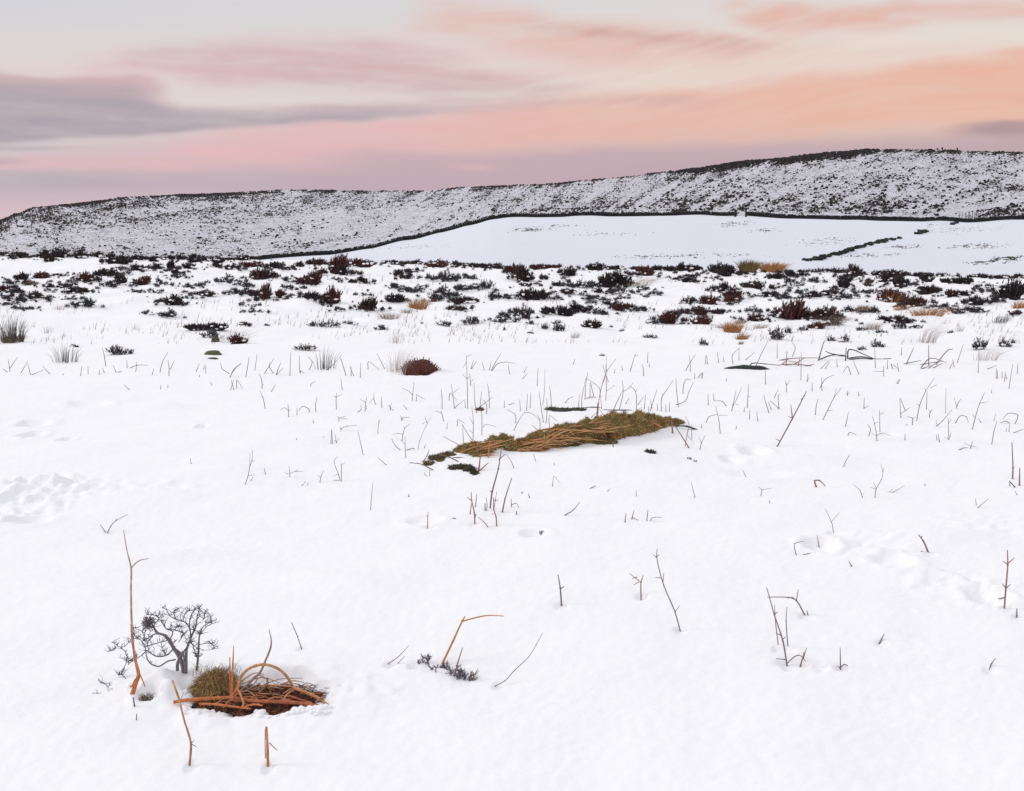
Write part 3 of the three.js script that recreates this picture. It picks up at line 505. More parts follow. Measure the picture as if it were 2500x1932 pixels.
H3('b', [90, 792, 130, 42], [280, 852, 180, 72], [285, 867, 110, 60], [680, 812, 90, 22], [400, 860, 90, 25], [45, 905, 90, 36], [90, 880, 60, 30], [610, 887, 90, 47], [700, 868, 60, 35], [1020, 838, 60, 25], [1045, 942, 90, 72], [1060, 890, 110, 42], [1240, 845, 70, 30], [1350, 850, 180, 42], [1310, 907, 180, 68], [1395, 942, 100, 74], [1540, 857, 120, 34], [1570, 902, 90, 47], [1770, 917, 200, 47], [1900, 867, 130, 30], [2050, 880, 120, 27], [2150, 870, 60, 30], [470, 947, 150, 57], [540, 997, 80, 37], [610, 1000, 60, 35], [850, 1002, 100, 47], [950, 987, 100, 40], [1590, 977, 180, 52], [1810, 992, 100, 32], [1870, 1047, 150, 57], [2090, 1017, 190, 135], [250, 1107, 90, 37], [1360, 1162, 230, 52], [1500, 1200, 80, 30], [270, 962, 80, 52]);
H3('r', [1110, 867, 90, 68], [320, 1002, 150, 52], [320, 1032, 120, 47], [180, 1047, 130, 62], [1340, 1032, 190, 98], [1510, 1062, 150, 77], [1720, 997, 80, 47], [2120, 1112, 90, 30], [110, 1112, 170, 62], [140, 1172, 140, 68], [700, 1137, 190, 108], [790, 1130, 80, 60], [890, 1142, 190, 88], [870, 1202, 120, 52], [480, 1157, 110, 57]);
H3('p', [890, 845, 100, 35], [660, 1012, 40, 57], [40, 1040, 80, 50], [1640, 1075, 70, 30], [60, 1110, 100, 36], [780, 1215, 70, 40], [610, 1272, 110, 88], [1225, 1100, 50, 50], [1760, 1102, 100, 42], [1870, 1100, 70, 50], [1400, 1202, 120, 52], [965, 1280, 60, 40], [1040, 1287, 70, 57], [2065, 1317, 80, 62], [960, 1182, 160, 60]);
H3('g', [230, 895, 60, 28], [790, 870, 70, 40], [750, 930, 100, 35], [860, 905, 80, 35], [690, 905, 40, 25], [1680, 850, 70, 30], [590, 950, 40, 18], [750, 980, 50, 25], [770, 1010, 60, 30], [1075, 1012, 70, 35], [1010, 1020, 40, 20], [1120, 975, 60, 25], [1210, 975, 60, 30], [1885, 965, 70, 35], [2000, 1030, 50, 40], [1490, 930, 40, 30], [1960, 940, 60, 30], [470, 1097, 60, 52], [15, 1175, 40, 25], [600, 1122, 70, 47], [690, 1230, 50, 50], [1060, 1095, 80, 45], [1150, 1215, 70, 35], [1275, 1230, 80, 30], [1255, 1320, 85, 58], [150, 1307, 60, 52], [1155, 1340, 60, 35], [1900, 1337, 90, 82], [2115, 1295, 30, 35], [1720, 1230, 40, 25]);

// ---------- grass and rush tussocks ----------
function tussockGeo(n, spreadX, lean, curl, w, sd) {
  seed = 9100 + sd * 77; const g = new Tris();
  for (let i = 0; i < n; i++) {
    const a = rnd() * 6.283, r = Math.sqrt(rnd()), bx = Math.cos(a) * r * spreadX * 0.42, bz = Math.sin(a) * r * 0.3, h = rr(0.45, 1.05) * (1 - 0.25 * r), ox = Math.cos(a) * r * spreadX * rr(0.1, 0.55) + lean * h * rr(0.5, 1.2), oz = Math.sin(a) * r * 0.35;
    g.blade([V3(bx, -0.1, bz), V3(bx + ox * 0.35, h * 0.55, bz + oz * 0.4), V3(bx + ox * (1 + curl * rnd()), h * (1 - curl * 0.3 * rnd()), bz + oz)], w * rr(0.7, 1.3));
  }
  return g.geo();
}
const straw = { o: mat(0.42, 0.2, 0.07), t: mat(0.33, 0.25, 0.2), w: mat(0.4, 0.34, 0.31), k: mat(0.1, 0.095, 0.085), y: mat(0.17, 0.12, 0.04) };
function grass(c, x, y, w, h, tone, label, o = {}) {
  const [u, v] = px(c, x, y), p = at(u, v, 1.2, CREST), k = pixelSize(p), W = w / CR[c][2] * k, H = h / CR[c][2] * k * 1.3, s = Math.min(W, H * 1.5);
  const g = group(p); g.position.y -= 0.02; part(g, 'blades', tussockGeo(o.n || 160, W / H, o.lean ?? 0.25, o.curl ?? 0.5, (o.w || 0.022), pending.length + (o.sd || 3)), straw[tone]);
  if (o.base) part(g, 'base', tussockGeo(90, W / H * 0.8, 0, 0.8, 0.05, 61 + pending.length).scale(1, 0.32, 1), straw[o.base]);
  g.scale.set(H, H, H);
  add(g, o.name || 'grass_tussock', label, o.cat || 'grass');
}
grass(3, 430, 832, 110, 85, 'y', 'olive gold grass tussock in the back row left of the tumbled wall', { n: 420, lean: 0.1, w: 0.05 });
grass(3, 580, 830, 140, 72, 'o', 'brown-orange grass tussock touching the right of the olive gold one', { n: 420, lean: 0.15, w: 0.05 });
grass(2, 490, 817, 120, 80, 'o', 'tan orange grass tuft with wisps blown up to the right, middle of the moor', { n: 260, lean: 0.3 });
grass(2, 310, 882, 130, 60, 't', 'pinkish tan flattened grass left of the tan orange tuft', { n: 160, lean: -0.2 });
grass(2, 420, 842, 80, 40, 't', 'small pale tan grass clump under the tan orange tuft', { n: 130 });
grass(2, 1895, 677, 150, 75, 't', 'long pale wisps of grass leaning right beside a black heather bush', { n: 90, lean: 1.3, w: 0.014 });
grass(3, 1340, 1036, 120, 80, 'o', 'thin orange blades in front of a dome of dark heather at the right', { n: 60, lean: 0.35 });
grass(3, 1400, 1086, 100, 45, 'o', 'low orange grass left of the brightest orange tuft at the right', { n: 160 });
grass(3, 1570, 1117, 220, 62, 'o', 'brightest spread of orange grass among the heather at the right', { n: 340, lean: 0.3 });
grass(3, 2150, 1077, 90, 64, 'o', 'orange grass tuft at the right edge below the biggest heather bush', { n: 200 });
grass(3, 330, 1227, 110, 82, 'o', 'golden tan grass tussock at the front of the heather, right of centre', { n: 320, lean: 0.12, w: 0.03 });
grass(3, 392, 1272, 80, 52, 'o', 'smaller golden tussock just right and in front of the golden tan one', { n: 200, w: 0.03 });
grass(3, 385, 1302, 36, 32, 't', 'tiny brown tuft in front of the two golden tussocks', { n: 80, w: 0.04 });
grass(3, 255, 1200, 80, 36, 't', 'pale olive grass clump just left of the golden tan tussock', { n: 140 });
grass(3, 375, 1172, 70, 46, 't', 'pale pinkish grass clump behind the golden tan tussock', { n: 130 });
grass(3, 510, 1200, 90, 42, 't', 'tan grass clump right of the golden tan tussock', { n: 140 });
grass(3, 1160, 1097, 100, 62, 't', 'tan grass clump between two dark bushes left of the orange grass', { n: 140 });
grass(3, 1220, 1207, 110, 60, 't', 'pale purple-tan grass left of the low wide heather at the right', { n: 130 });
grass(3, 940, 1180, 200, 70, 't', 'tan grass laid flat in front of a red-brown bush', { n: 150, lean: 0.8 });
grass(3, 2030, 1167, 110, 62, 'k', 'grey wind-blown grass clump near the right edge', { n: 90, lean: 0.6 });
grass(3, 1560, 1292, 120, 130, 'w', 'very pale tall wisps of grass leaning right, alone on the snow at the right', { n: 60, lean: 0.75, w: 0.011 });
grass(3, 1775, 1222, 50, 60, 't', 'small thin grass tuft right of the pale wisps', { n: 40, lean: 0.1, w: 0.015 });
grass(2, 1490, 1002, 60, 50, 't', 'small tan grass tuft on open snow right of the middle', { n: 60 });
grass(2, 350, 1035, 80, 90, 'w', 'faint pale grass wisps behind the red-brown heather mat', { n: 36, lean: 0.2, w: 0.011 });
grass(2, 380, 1215, 170, 170, 'w', 'pale wispy grass rising behind the left of the red-brown mat', { n: 70, lean: 0.2, w: 0.009 });
grass(1, 80, 1025, 140, 165, 'k', 'dense dark rush tussock at the left edge with an olive base', { n: 130, lean: 0.05, curl: 0.1, w: 0.018, name: 'rush_tussock', cat: 'rushes', base: 'y' });
grass(1, 415, 1155, 150, 130, 'k', 'sparse fan of dark rushes right of the dense tussock at the left', { n: 48, lean: 0.08, curl: 0.1, w: 0.02, name: 'rush_tussock', cat: 'rushes' });
grass(1, 2065, 1200, 130, 150, 'k', 'thin fan of rushes in the stubble left of the red-brown mat', { n: 44, lean: 0.12, curl: 0.15, w: 0.014, name: 'rush_tussock', cat: 'rushes' });
grass(1, 300, 970, 60, 60, 'k', 'small sparse rush tuft right of the dense rush tussock', { n: 26, lean: 0.1, w: 0.016, name: 'rush_tussock', cat: 'rushes' });
grass(1, 1480, 1030, 220, 110, 'w', 'pale wisps around the purple-brown bush left of the middle', { n: 70, lean: 0.25, w: 0.011 });
grass(1, 860, 950, 60, 50, 'w', 'faint tiny grass wisps alone on open snow at the left', { n: 26, lean: 0.05, w: 0.014 });
grass(1, 370, 820, 70, 45, 't', 'pinkish grass wisps below the left end of the heather', { n: 50, lean: 0.25, w: 0.018 });
grass(1, 190, 668, 110, 30, 't', 'pinkish tan grass among the heather at the left edge', { n: 120, lean: 0.3 });
grass('C', 1930, 165, 190, 105, 'w', 'thin pale grass blown right among stubble at the right edge', { n: 60, lean: 0.5, w: 0.013 });
{ // loose sprigs round the bushes, too many and too small to tell apart
  const lists = { b: [], g: [] }; seed = 2211;
  for (const q of pending.filter((p) => p.kind === 'heather' && p.v < 690)) for (let i = 0; i < 13; i++) {
    const u = q.u + (rnd() + rnd() - 1) * (q.w * 1.0 + 22), v = q.v + rr(-4, 3) + (rnd() < 0.2 ? rr(-7, 7) : 0), p = at(u * Q, v * Q, 1.2, CREST), h = pixelSize(p) * Q * (3 + 10 * rnd() ** 1.6) * (0.55 + Math.min(1, q.h / 32)), dk = /black|red/.test(q.tone);
    lists[rnd() < 0.5 ? 'b' : 'g'].push({ p, a: rnd() * 6.283, s: V3(h * rr(0.8, 1.8), h, h), c: (dk ? rgb(0.042, 0.026, 0.027) : rgb(0.048, 0.046, 0.054)).multiplyScalar(rr(0.7, 1.5)) });
  }
  scatter('heather_sprigs', 'small loose heather sprigs round the bushes', 'heather', bushes['01.2'][0][1], lists.b); 
  scatter('heather_tips', 'tips of buried heather poking through the snow round the bushes', 'heather', bushes['01.2'][2][1], lists.g);
}
{ // snow held in the bushes
  const caps = []; seed = 3113; const cap = new THREE.IcosahedronGeometry(1, 1), P = cap.attributes.position; for (let i = 0; i < P.count; i++) { const q = 1 + 0.5 * noise(P.getX(i) * 1.7, P.getY(i) * 1.7, P.getZ(i) * 1.7); P.setXYZ(i, P.getX(i) * q, P.getY(i) * q * 0.6, P.getZ(i) * q); } cap.computeVertexNormals();
  for (const q of pending.filter((p) => p.kind === 'heather' && p.w > 18)) { const o = q.o, n = Math.round(q.w / 9), k = pixelSize(o.position) * Q; for (let i = 0; i < n; i++) { const r = k * rr(1, 3.4); caps.push({ p: V3(o.position.x + rr(-0.5, 0.5) * q.w * k, o.position.y + rr(0.02, 0.6) * q.h * k, o.position.z + rr(0.1, 0.5) * q.h * k), a: rnd() * 6, s: V3(r * rr(1, 2.2), r, r), c: rgb(0.88, 0.885, 0.9) }); } }
  scatter('snow_tufts', 'snow caught in the heather twigs', 'snow', cap, caps, new THREE.MeshStandardMaterial({ color: 0xffffff, roughness: 0.9 }));
}
{ // hair-fine grass between the bushes, too much of it to count
  const g = new Tris(), list = []; g.blade([V3(0, -0.05, 0), V3(0.12, 0.5, 0.02), V3(0.42, 1, 0.05)], 0.05); g.blade([V3(0.1, -0.05, 0.1), V3(0.16, 0.4, 0.1), V3(0.5, 0.72, 0.15)], 0.045);
  seed = 515;
  for (let i = 0; i < 2600; i++) { const u = rr(-60, 2240), v = 585 + 150 * Math.sqrt(rnd()) ** 1.3, n = fbm(u * 0.006, v * 0.03, 4, 2); if (n < -0.02) continue; const p = at(u * Q, v * Q, 1.2, CREST), h = pixelSize(p) * Q * rr(6, 17); list.push({ p, a: rr(-0.5, 0.5), s: V3(h, h, h), c: rgb(0.3, 0.24, 0.22).multiplyScalar(rr(0.5, 1.2)) }); }
  scatter('dry_grass', 'hair-fine dry grass blowing between the heather bushes', 'grass', g.geo(), list, hillMat);
}
// ---------- dead bracken stalks ----------
seed = 99173;
const bark = { d: mat(0.13, 0.102, 0.1), v: mat(0.2, 0.15, 0.152), r: mat(0.3, 0.165, 0.135), o: mat(0.36, 0.165, 0.07), a: mat(0.3, 0.2, 0.16), w: mat(0.42, 0.38, 0.38), k: mat(0.05, 0.045, 0.042), g: mat(0.05, 0.055, 0.045) };
const barkName = { d: 'grey-brown', v: 'mauve-brown', r: 'reddish', o: 'orange', a: 'pale tan', w: 'whitish', k: 'dark', g: 'dark green' };
const width = { G: 1.75, H: 1.8, I: 1.75, C: 1.85, B: 2.8, K: 3.3, J: 3.1, L: 2.2, F: 7 };
const line = (c, s) => s.trim().split(' ').map((p) => px(c, ...p.split(',').map(Number)));
// paths in picture order: the main stem starts at the snow; every further path is a side shoot
function stalk(c, tone, paths, o = {}) {
  const lines = paths.map((s) => line(c, s)), [fu, fv] = lines[0][0], foot = at(fu, fv, 1.2, CREST), k = pixelSize(foot);
  const depth = (foot.y - EYE) * -sP - foot.z * cP;                     // along the lens axis
  const w = (o.w || width[c]) * k / 2, tilt = o.tilt ?? rr(-0.5, 0.5), ph = rr(0, 9);
  const place = ([u, v], extra = 0) => {
    if (o.on) { const q = o.on(u, v); if (q) return q; }
    const up = (fv - v) * k, dz = tilt * up * 0.5 + 0.05 * noise(u * 0.03, v * 0.03, ph) + extra, d = (depth + dz) / depth, cx = (u - PW / 2) / F * (depth + dz), cy = (PH / 2 - v) / F * (depth + dz), zz = -(depth + dz);
    return V3(cx, EYE + cy * cP + zz * sP, -cy * sP + zz * cP);
  };
  const g = group(foot), main = [], side = [];
  lines.forEach((l, i) => {
    const pts = l.map((p) => place(p).sub(foot)), grounded = i === 0 || o.all, near = i > 0 && !grounded;
    if (grounded) { const a = pts[0], b = pts[1], d = a.clone().sub(b).normalize(); d.y = Math.min(d.y, -0.3); pts.unshift(a.clone().addScaledVector(d.normalize(), 0.07)); }
    const r0 = grounded ? w : w * 0.68, n = Math.max(2, pts.length), radii = o.even ? [r0, r0 * 0.95] : [r0, r0 * 0.95, r0 * (near ? 0.55 : 0.5)];
    (i === 0 ? main : side).push(tube(pts, radii, w / k > 2 ? 7 : 5, w / k > 2 ? 5 : 3));
    if (i === 0 && !o.plain) for (let j = 1; j < pts.length - 1; j++) { const s = new THREE.IcosahedronGeometry(r0 * 1.2, 1); s.translate(pts[j].x, pts[j].y, pts[j].z); s.deleteAttribute('uv'); main.push(mergeIndexed(s)); }
  });
  part(g, 'stem', mergeGeometries(main), bark[tone]); if (side.length) part(g, 'side_shoot', mergeGeometries(side), bark[tone]);
  add(g, o.name || 'bracken_stalk', o.label || '', o.cat || 'dead stalk', o.group || 'dead bracken stalks sticking out of the snow');
  if (!o.label) {
    const l = lines[0], [eu, ev] = l[l.length - 1], dx = (eu - fu) / Q, dy = (fv - ev) / Q, all = lines.flat(), hh = (fv - Math.min(...all.map((p) => p[1]))) / Q;
    let bend = 0; for (const p of l) { const f = ((p[0] - fu) * (eu - fu) + (p[1] - fv) * (ev - fv)) / ((eu - fu) ** 2 + (ev - fv) ** 2 + 1e-6), qx = fu + f * (eu - fu) - p[0], qy = fv + f * (ev - fv) - p[1]; bend = Math.max(bend, Math.hypot(qx, qy) / (Math.hypot(eu - fu, ev - fv) + 1)); }
    const shape = lines.length > 3 ? 'much-branched' : lines.length > 1 ? 'forked' : bend > 0.3 ? 'arched' : Math.abs(dy) < Math.abs(dx) * 0.5 ? 'nearly flat' : Math.abs(dx) > 0.3 * Math.abs(dy) ? (dx > 0 ? 'right-leaning' : 'left-leaning') : 'upright';
    pending.push({ o: g, kind: 'stalk', u: fu / Q, v: fv / Q, h: hh, shape, tone: barkName[tone] });
  }
  return g;
}
function mergeIndexed(g) { const n = g.attributes.position.count; if (!g.index) g.setIndex([...Array(n).keys()]); return g; }
const S = (c, tone, ...list) => { for (const p of list) stalk(c, tone, p.split('|')); };
S('G', 'd', '40,335 12,246', '65,322 66,248 118,326', '10,336 38,246', '290,322 285,240 262,190|287,300 305,285', '372,352 408,288', '318,502 297,405 270,345|297,405 285,395', '527,575 522,500 520,462|522,520 490,495 452,516|525,525 545,518', '600,558 601,492', '710,538 705,510 680,490 650,484 625,505 617,525|705,510 722,500', '768,528 766,460 780,398',
  '950,512 948,405 955,360|948,405 920,385|950,400 1000,376', '973,612 972,588 958,570|975,585 1048,595|985,582 1035,570', '988,700 995,680 1040,660 1135,653|990,690 985,655', '902,812 908,685', '915,812 910,690', '950,808 938,730|950,800 972,770|950,795 930,785', '1190,920 1170,830 1142,702', '1003,340 990,235', '722,305 725,285 765,258', '1205,530 1210,450 1222,400|1208,445 1160,420|1215,510 1222,470', '1138,535 1170,510 1168,470');
S('G', 'd', '1355,498 1352,440 1355,392', '1430,515 1425,480 1412,468|1430,500 1442,450|1430,500 1470,522', '1580,512 1545,470', '1625,435 1628,380 1642,275|1628,380 1590,345 1535,320|1642,280 1630,262', '1660,438 1665,370|1665,380 1735,420', '1890,505 1888,390 1880,328', '2000,500 1990,420 1972,285|1985,365 2040,322', '1952,430 1960,365 2020,430', '2118,498 2112,240 2105,30|2112,240 2070,195|2110,240 2135,215|2110,40 2160,20|2106,90 2075,140', '2145,300 2135,190|2143,270 2175,235', '1998,498 2085,425', '2097,498 2092,420', '1902,612 1885,545 1830,525|1885,545 1880,515', '1530,605 1522,562', '1545,605 1535,585 1600,580', '1760,640 1735,572|1715,635 1750,620', '2025,655 2030,600 2095,636');
S('G', 'w', '1675,865 1690,790 1745,660 1790,575|1690,790 1680,785');
S('G', 'r', '1300,468 1283,412 1286,358|1283,412 1240,452', '1318,720 1328,605|1328,630 1340,598');
S('G', 'd', '1532,790 1545,720 1560,675 1605,638|1545,735 1500,722 1440,738|1560,675 1545,660', '1568,940 1562,850 1560,755|1560,820 1525,785', '1525,872 1480,840 1455,800 1443,768', '1590,866 1640,855 1650,866', '1393,1002 1313,935', '1735,848 1742,820', '2030,820 1900,750', '1932,688 1937,628', '2080,810 2072,640', '2160,785 2100,700 2072,645', '2165,780 2168,620 2155,490|2165,640 2135,575|2165,720 2125,690', '140,1175 165,1100 180,1020 200,960 204,870|180,1020 182,890|200,970 228,966|172,1098 228,1090', '188,1148 210,1108', '320,1085 307,1030');
S('G', 'v', '535,1115 536,1070 530,1015|540,1080 580,1060 615,1045|580,1060 655,1062|525,1083 490,1070', '805,1152 815,1100 838,1055|812,1115 783,1095', '993,1145 995,1000 990,990|993,1000 1030,985', '985,1145 968,1085 930,965 965,928|968,1085 920,1103|978,1140 920,1138', '1253,1410 1262,1290 1275,1160', '1590,1290 1597,1262', '1780,1100 1780,1040', '1750,1105 1730,1070', '640,1190 680,1150', '690,1185 703,1155', '838,755 830,752', '745,628 745,600', '595,778 597,765');
S('G', 'd', '145,220 165,110 175,40', '225,165 245,20', '310,190 355,120 395,55', '390,188 355,130 360,90', '415,205 440,130 460,90', '418,200 480,140', '537,205 545,0', '625,180 620,30', '5,225 40,150 105,95', '865,160 920,110 1000,20', '1035,208 1000,90 980,40', '1082,210 1080,120', '1105,212 1070,130', '1163,225 1167,95', '1232,155 1235,85 1330,155', '1380,150 1310,10', '710,155 735,90 700,40', '630,185 632,168 665,186');
S('H', 'd', '345,500 340,360 328,280|340,365 355,345', '230,540 215,430 208,270', '318,550 320,470 285,420', '232,515 300,455 375,400', '262,480 275,350', '278,735 275,520 265,490|285,670 310,645 405,662', '478,495 478,430', '620,520 615,420', '675,520 685,365', '707,500 713,358', '520,468 568,450', '770,300 778,140', '895,480 890,380 880,300', '825,625 800,460 787,350', '848,632 858,510 855,405', '560,700 600,620 655,535|655,535 720,545 790,600', '580,630 575,560 500,510', '795,690 792,600 770,560', '880,680 880,565 950,615', '775,695 725,650', '1020,450 1050,415 1095,395');
S('H', 'w', '820,470 835,330 838,150');
S('H', 'v', '1135,495 1145,380', '1165,510 1168,400 1205,230', '1195,420 1200,300 1218,180', '1325,400 1325,322 1205,232', '1240,400 1240,270', '1275,400 1250,300 1245,265', '1310,560 1320,420 1345,300 1390,170 1470,60|1345,300 1380,200 1385,40|1390,170 1375,110', '1380,430 1385,280 1380,150|1380,350 1460,295', '1250,580 1300,535', '1370,575 1325,510', '1400,260 1350,110');
S('H', 'r', '1345,510 1330,370', '1200,412 1290,415 1410,430', '1215,405 1260,398 1320,410');
S('H', 'd', '1450,510 1490,420 1535,330', '1500,510 1535,350 1525,250|1535,350 1580,325 1625,270', '1648,550 1645,350 1590,300|1645,350 1660,330|1648,530 1700,490', '1555,462 1590,405', '1665,470 1715,400', '1722,505 1733,375', '1762,550 1760,480', '1775,525 1800,440 1835,335', '1790,500 1775,430', '1840,520 1838,455', '1875,525 1875,410 1920,340 1978,250|1890,390 1875,360', '1945,530 1948,445', '1915,530 1912,460', '2025,485 2010,350 2003,235', '2000,470 2090,432 2120,350 2160,265', '2065,370 2072,290 2100,240 2135,250');
S('H', 'd', '2085,835 2105,720 2120,640 2085,570|2105,740 2165,815', '2145,775 2140,640', '1545,780 1567,728', '560,1025 540,975 490,900', '760,975 735,905', '920,1005 921,980', '905,1195 915,1100|915,1100 978,1163', '1270,1197 1295,1187', '1385,1245 1420,1215', '1650,1282 1650,1228', '2172,1288 2160,1240 2140,1160', '1715,215 1712,140 1700,105', '1595,175 1620,90 1645,10|1635,35 1668,28', '1750,95 1755,0', '2090,165 2130,90 2180,20|2130,90 2120,20', '2130,170 2135,80', '1765,135 1768,100', '2170,235 2172,185', '525,195 510,110', '370,165 410,110 480,88 570,100', '360,165 400,90 450,10', '345,160 360,90', '300,160 280,90', '185,150 232,80', '180,150 205,70', '640,235 685,190', '650,185 680,130', '1090,110 1105,60', '1455,185 1465,150', '1530,165 1520,120');
S('C', 'd', '462,322 460,220', '845,560 880,490 920,410 970,345|880,500 910,495|918,415 935,350', '795,530 800,470 812,422', '772,372 773,312', '838,365 836,275', '825,350 860,290 918,262', '602,378 600,315|602,335 590,295|602,330 625,295', '995,605 1005,560 1015,510', '340,478 345,400 348,325|345,410 362,405', '235,505 245,460 265,370|245,470 280,400 305,340|262,455 285,460', '485,515 465,450 450,398', '500,490 480,440', '552,490 548,400 560,390', '550,485 490,430', '520,415 545,362', '160,652 150,560 130,470|150,530 210,530', '65,580 85,540 140,525', '118,430 115,385', '80,460 78,388', '200,470 175,438 115,435', '355,555 357,492', '410,567 403,505', '318,510 323,478', '35,615 36,590', '265,625 270,600', '25,758 35,715 58,665|35,715 15,672');
S('C', 'd', '1205,702 1200,640 1175,535|1185,585 1215,575|1205,665 1240,648 1300,668|1205,670 1170,650', '1225,640 1222,495|1222,525 1255,515', '1150,670 1162,620 1140,590', '1365,545 1362,520 1358,415|1365,520 1430,475', '1395,500 1360,415', '1470,570 1488,470 1530,370 1590,280|1530,365 1520,345|1488,465 1470,455|1560,350 1605,325', '1535,490 1540,370', '1440,598 1440,550 1405,540|1440,560 1465,540', '1395,600 1410,590', '1555,550 1560,510 1575,492|1560,510 1550,490', '1600,605 1640,570 1705,495|1605,605 1600,560', '1730,580 1760,535 1800,540 1815,580', '1735,485 1750,440 1770,420|1735,470 1720,410', '1840,628 1860,550 1890,450 1925,378|1890,450 1948,440|1855,545 1845,525|1910,420 1905,405', '1835,610 1900,605', '1900,580 1880,550', '1685,692 1680,550|1685,692 1655,675|1690,680 1700,645|1680,590 1700,555', '1622,708 1612,650', '1607,700 1600,660', '1970,730 1985,640 2005,570|1985,570 1998,520', '2090,585 2060,570 1990,600', '2125,590 2145,530 2075,520 2045,555', '2085,640 2090,590', '2065,640 2070,615', '2115,648 2184,622');
S('C', 'w', '1662,520 1665,350');
S('C', 'd', '1830,748 1845,700|1830,738 1785,712|1830,735 1870,740', '1775,750 1808,745', '1392,690 1392,655', '1010,665 1025,645 1075,665', '1345,322 1358,290', '1337,320 1350,290', '1250,270 1250,200|1250,238 1175,237', '1118,485 1120,410|1120,482 1155,466', '1008,400 1010,365|1008,390 1025,378|1008,388 995,380', '1083,402 1085,372', '742,305 745,252|735,305 755,280', '698,298 700,115', '1195,215 1190,85', '1085,255 1045,165', '1030,260 1010,205 975,250', '940,210 937,155', '830,220 885,165', '860,220 890,175', '1275,220 1275,160', '1350,240 1340,180', '1310,220 1300,190 1350,222', '1368,130 1370,75');
S('C', 'v', '1740,180 1780,60', '1880,250 1885,100', '1720,210 1710,155', '1690,220 1715,170', '1945,220 2005,198', '2000,285 2002,215', '2010,285 2008,230', '2040,280 2040,235', '2055,305 2062,240', '2070,290 2065,255', '2085,352 2110,190', '2140,255 2145,185', '1970,385 1970,360', '395,205 440,110 480,30', '245,190 240,130 290,80', '185,175 180,140', '150,180 140,110', '75,190 70,130', '60,190 65,130', '35,285 40,250', '10,280 42,248 42,282', '200,305 205,280', '285,165 285,80', '540,150 540,50', '640,140 660,80 630,30', '330,160 390,110');
S('C', 'v', '985,868 1000,830 1025,790', '330,940 310,895', '1110,1080 1090,1030 1048,992|1110,1055 1122,1045', '1192,1078 1200,1020 1235,960 1250,880|1245,910 1230,852|1200,1020 1180,975|1195,1022 1160,1010', '1275,1045 1305,1045 1390,1000|1285,1045 1308,1025', '1530,1000 1520,985', '430,1070 437,1030 413,1008|437,1028 508,1015', '490,1112 488,1095', '915,1318 905,1250 860,1155|905,1235 955,1178|905,1250 895,1240', '2140,1060 2125,1035', '1868,1135 1862,1085', '1885,1140 1950,1085');
stalk('C', 'v', ['540,738 640,555 720,400 735,370', '700,425 725,400', '555,700 530,688', '640,550 610,535'], { w: 3.4, label: 'tall bare stalk leaning right, the longest one right of the mossy mound' });
stalk('C', 'v', ['640,560 638,520 630,460'], { w: 3.2, label: 'short thick stub crossing the middle of the long leaning stalk' });
stalk('C', 'r', ['800,1007 790,968 820,965 862,1003'], { w: 4.2, label: 'snapped reddish stalk folded into an upside-down V on open snow' });
stalk('C', 'v', ['2110,955 2112,880 2105,710', '2110,885 2118,885'], { w: 4, label: 'tall thick upright stalk beside a shorter stub at the right edge' });
stalk('C', 'r', ['2155,998 2157,880'], { w: 4.4, label: 'short thick reddish stub right of the tall thick upright stalk' });
stalk('C', 'k', ['2125,1010 2090,970', '2092,1005 2090,965'], { w: 3.4, label: 'dark broken stub at the foot of the tall thick upright stalk' });
stalk('K', 'v', ['738,295 728,230 790,212'], { w: 2.4, label: 'thin stalk bent over like a hook at the edge of a footprint' });
stalk('K', 'v', ['885,250 872,175'], { w: 2.6, label: 'thin straight stalk standing in the footprint right of the hooked one' });
stalk('K', 'v', ['785,298 835,288'], { w: 2.2, label: 'short twig lying flat in front of the hooked thin stalk' });
stalk('K', 'v', ['1580,290 1545,210 1515,172', '1530,195 1540,180', '1550,282 1530,276'], { w: 4.4, label: 'thick left-leaning stub with a split tip above the trampled snow at right' });
stalk('K', 'v', ['1090,370 1072,340'], { w: 3, label: 'tiny leaning stub alone on the snow between the hooked stalk and trampled snow' });
stalk('K', 'v', ['680,1000 655,850 600,680 555,520', '650,838 672,820', '600,680 622,662', '555,520 548,508', '680,990 730,945 770,942 805,985', '672,965 610,958', '640,810 610,795'], { w: 4, label: 'tall slender stalk with arching shoots at its foot, lower right' });
stalk('K', 'v', ['627,888 605,700 602,615', '605,700 598,660'], { w: 2.6, label: 'thin straight stalk crossing behind the tall slender stalk at lower right' });
stalk('K', 'v', ['687,892 675,720 680,630'], { w: 2.8, label: 'thin pale upright stalk just right of the tall slender stalk at lower right' });
stalk('K', 'r', ['768,998 790,915'], { w: 4.4, label: 'short thick stub, left one of a close pair beside the tall slender stalk' });
stalk('K', 'r', ['780,975 805,890'], { w: 3, label: 'short stub, right one of a close pair beside the tall slender stalk' });
stalk('K', 'v', ['793,683 740,590 690,570 555,568', '740,590 752,518', '735,585 710,565'], { w: 3.8, label: 'stalk with one long arm bent flat to the left, above the tall slender stalk' });
stalk('K', 'v', ['810,668 805,650'], { w: 2.4, label: 'tiny sprout at the foot of the stalk with the long flat arm' });
stalk('K', 'v', ['1020,1020 1018,888', '1020,1015 1045,995 1090,1015', '1015,1015 1000,1003'], { w: 3.6, label: 'short straight stalk with an arching shoot at its foot, lower right' });
stalk('K', 'v', ['1268,860 1297,803'], { w: 4, label: 'short thick right-leaning stub alone on clean snow at lower right' });
stalk('K', 'v', ['1963,1030 1980,990 2005,957'], { w: 3.4, label: 'short curved stub alone near the lower right edge' });
stalk('K', 'r', ['2060,648 2070,515 2082,365 2080,270', '2072,510 2045,482', '2072,510 2100,488', '2082,360 2050,340', '2085,352 2125,318'], { w: 4.4, label: 'upright reddish stalk with two pairs of upturned shoots at the right edge' });
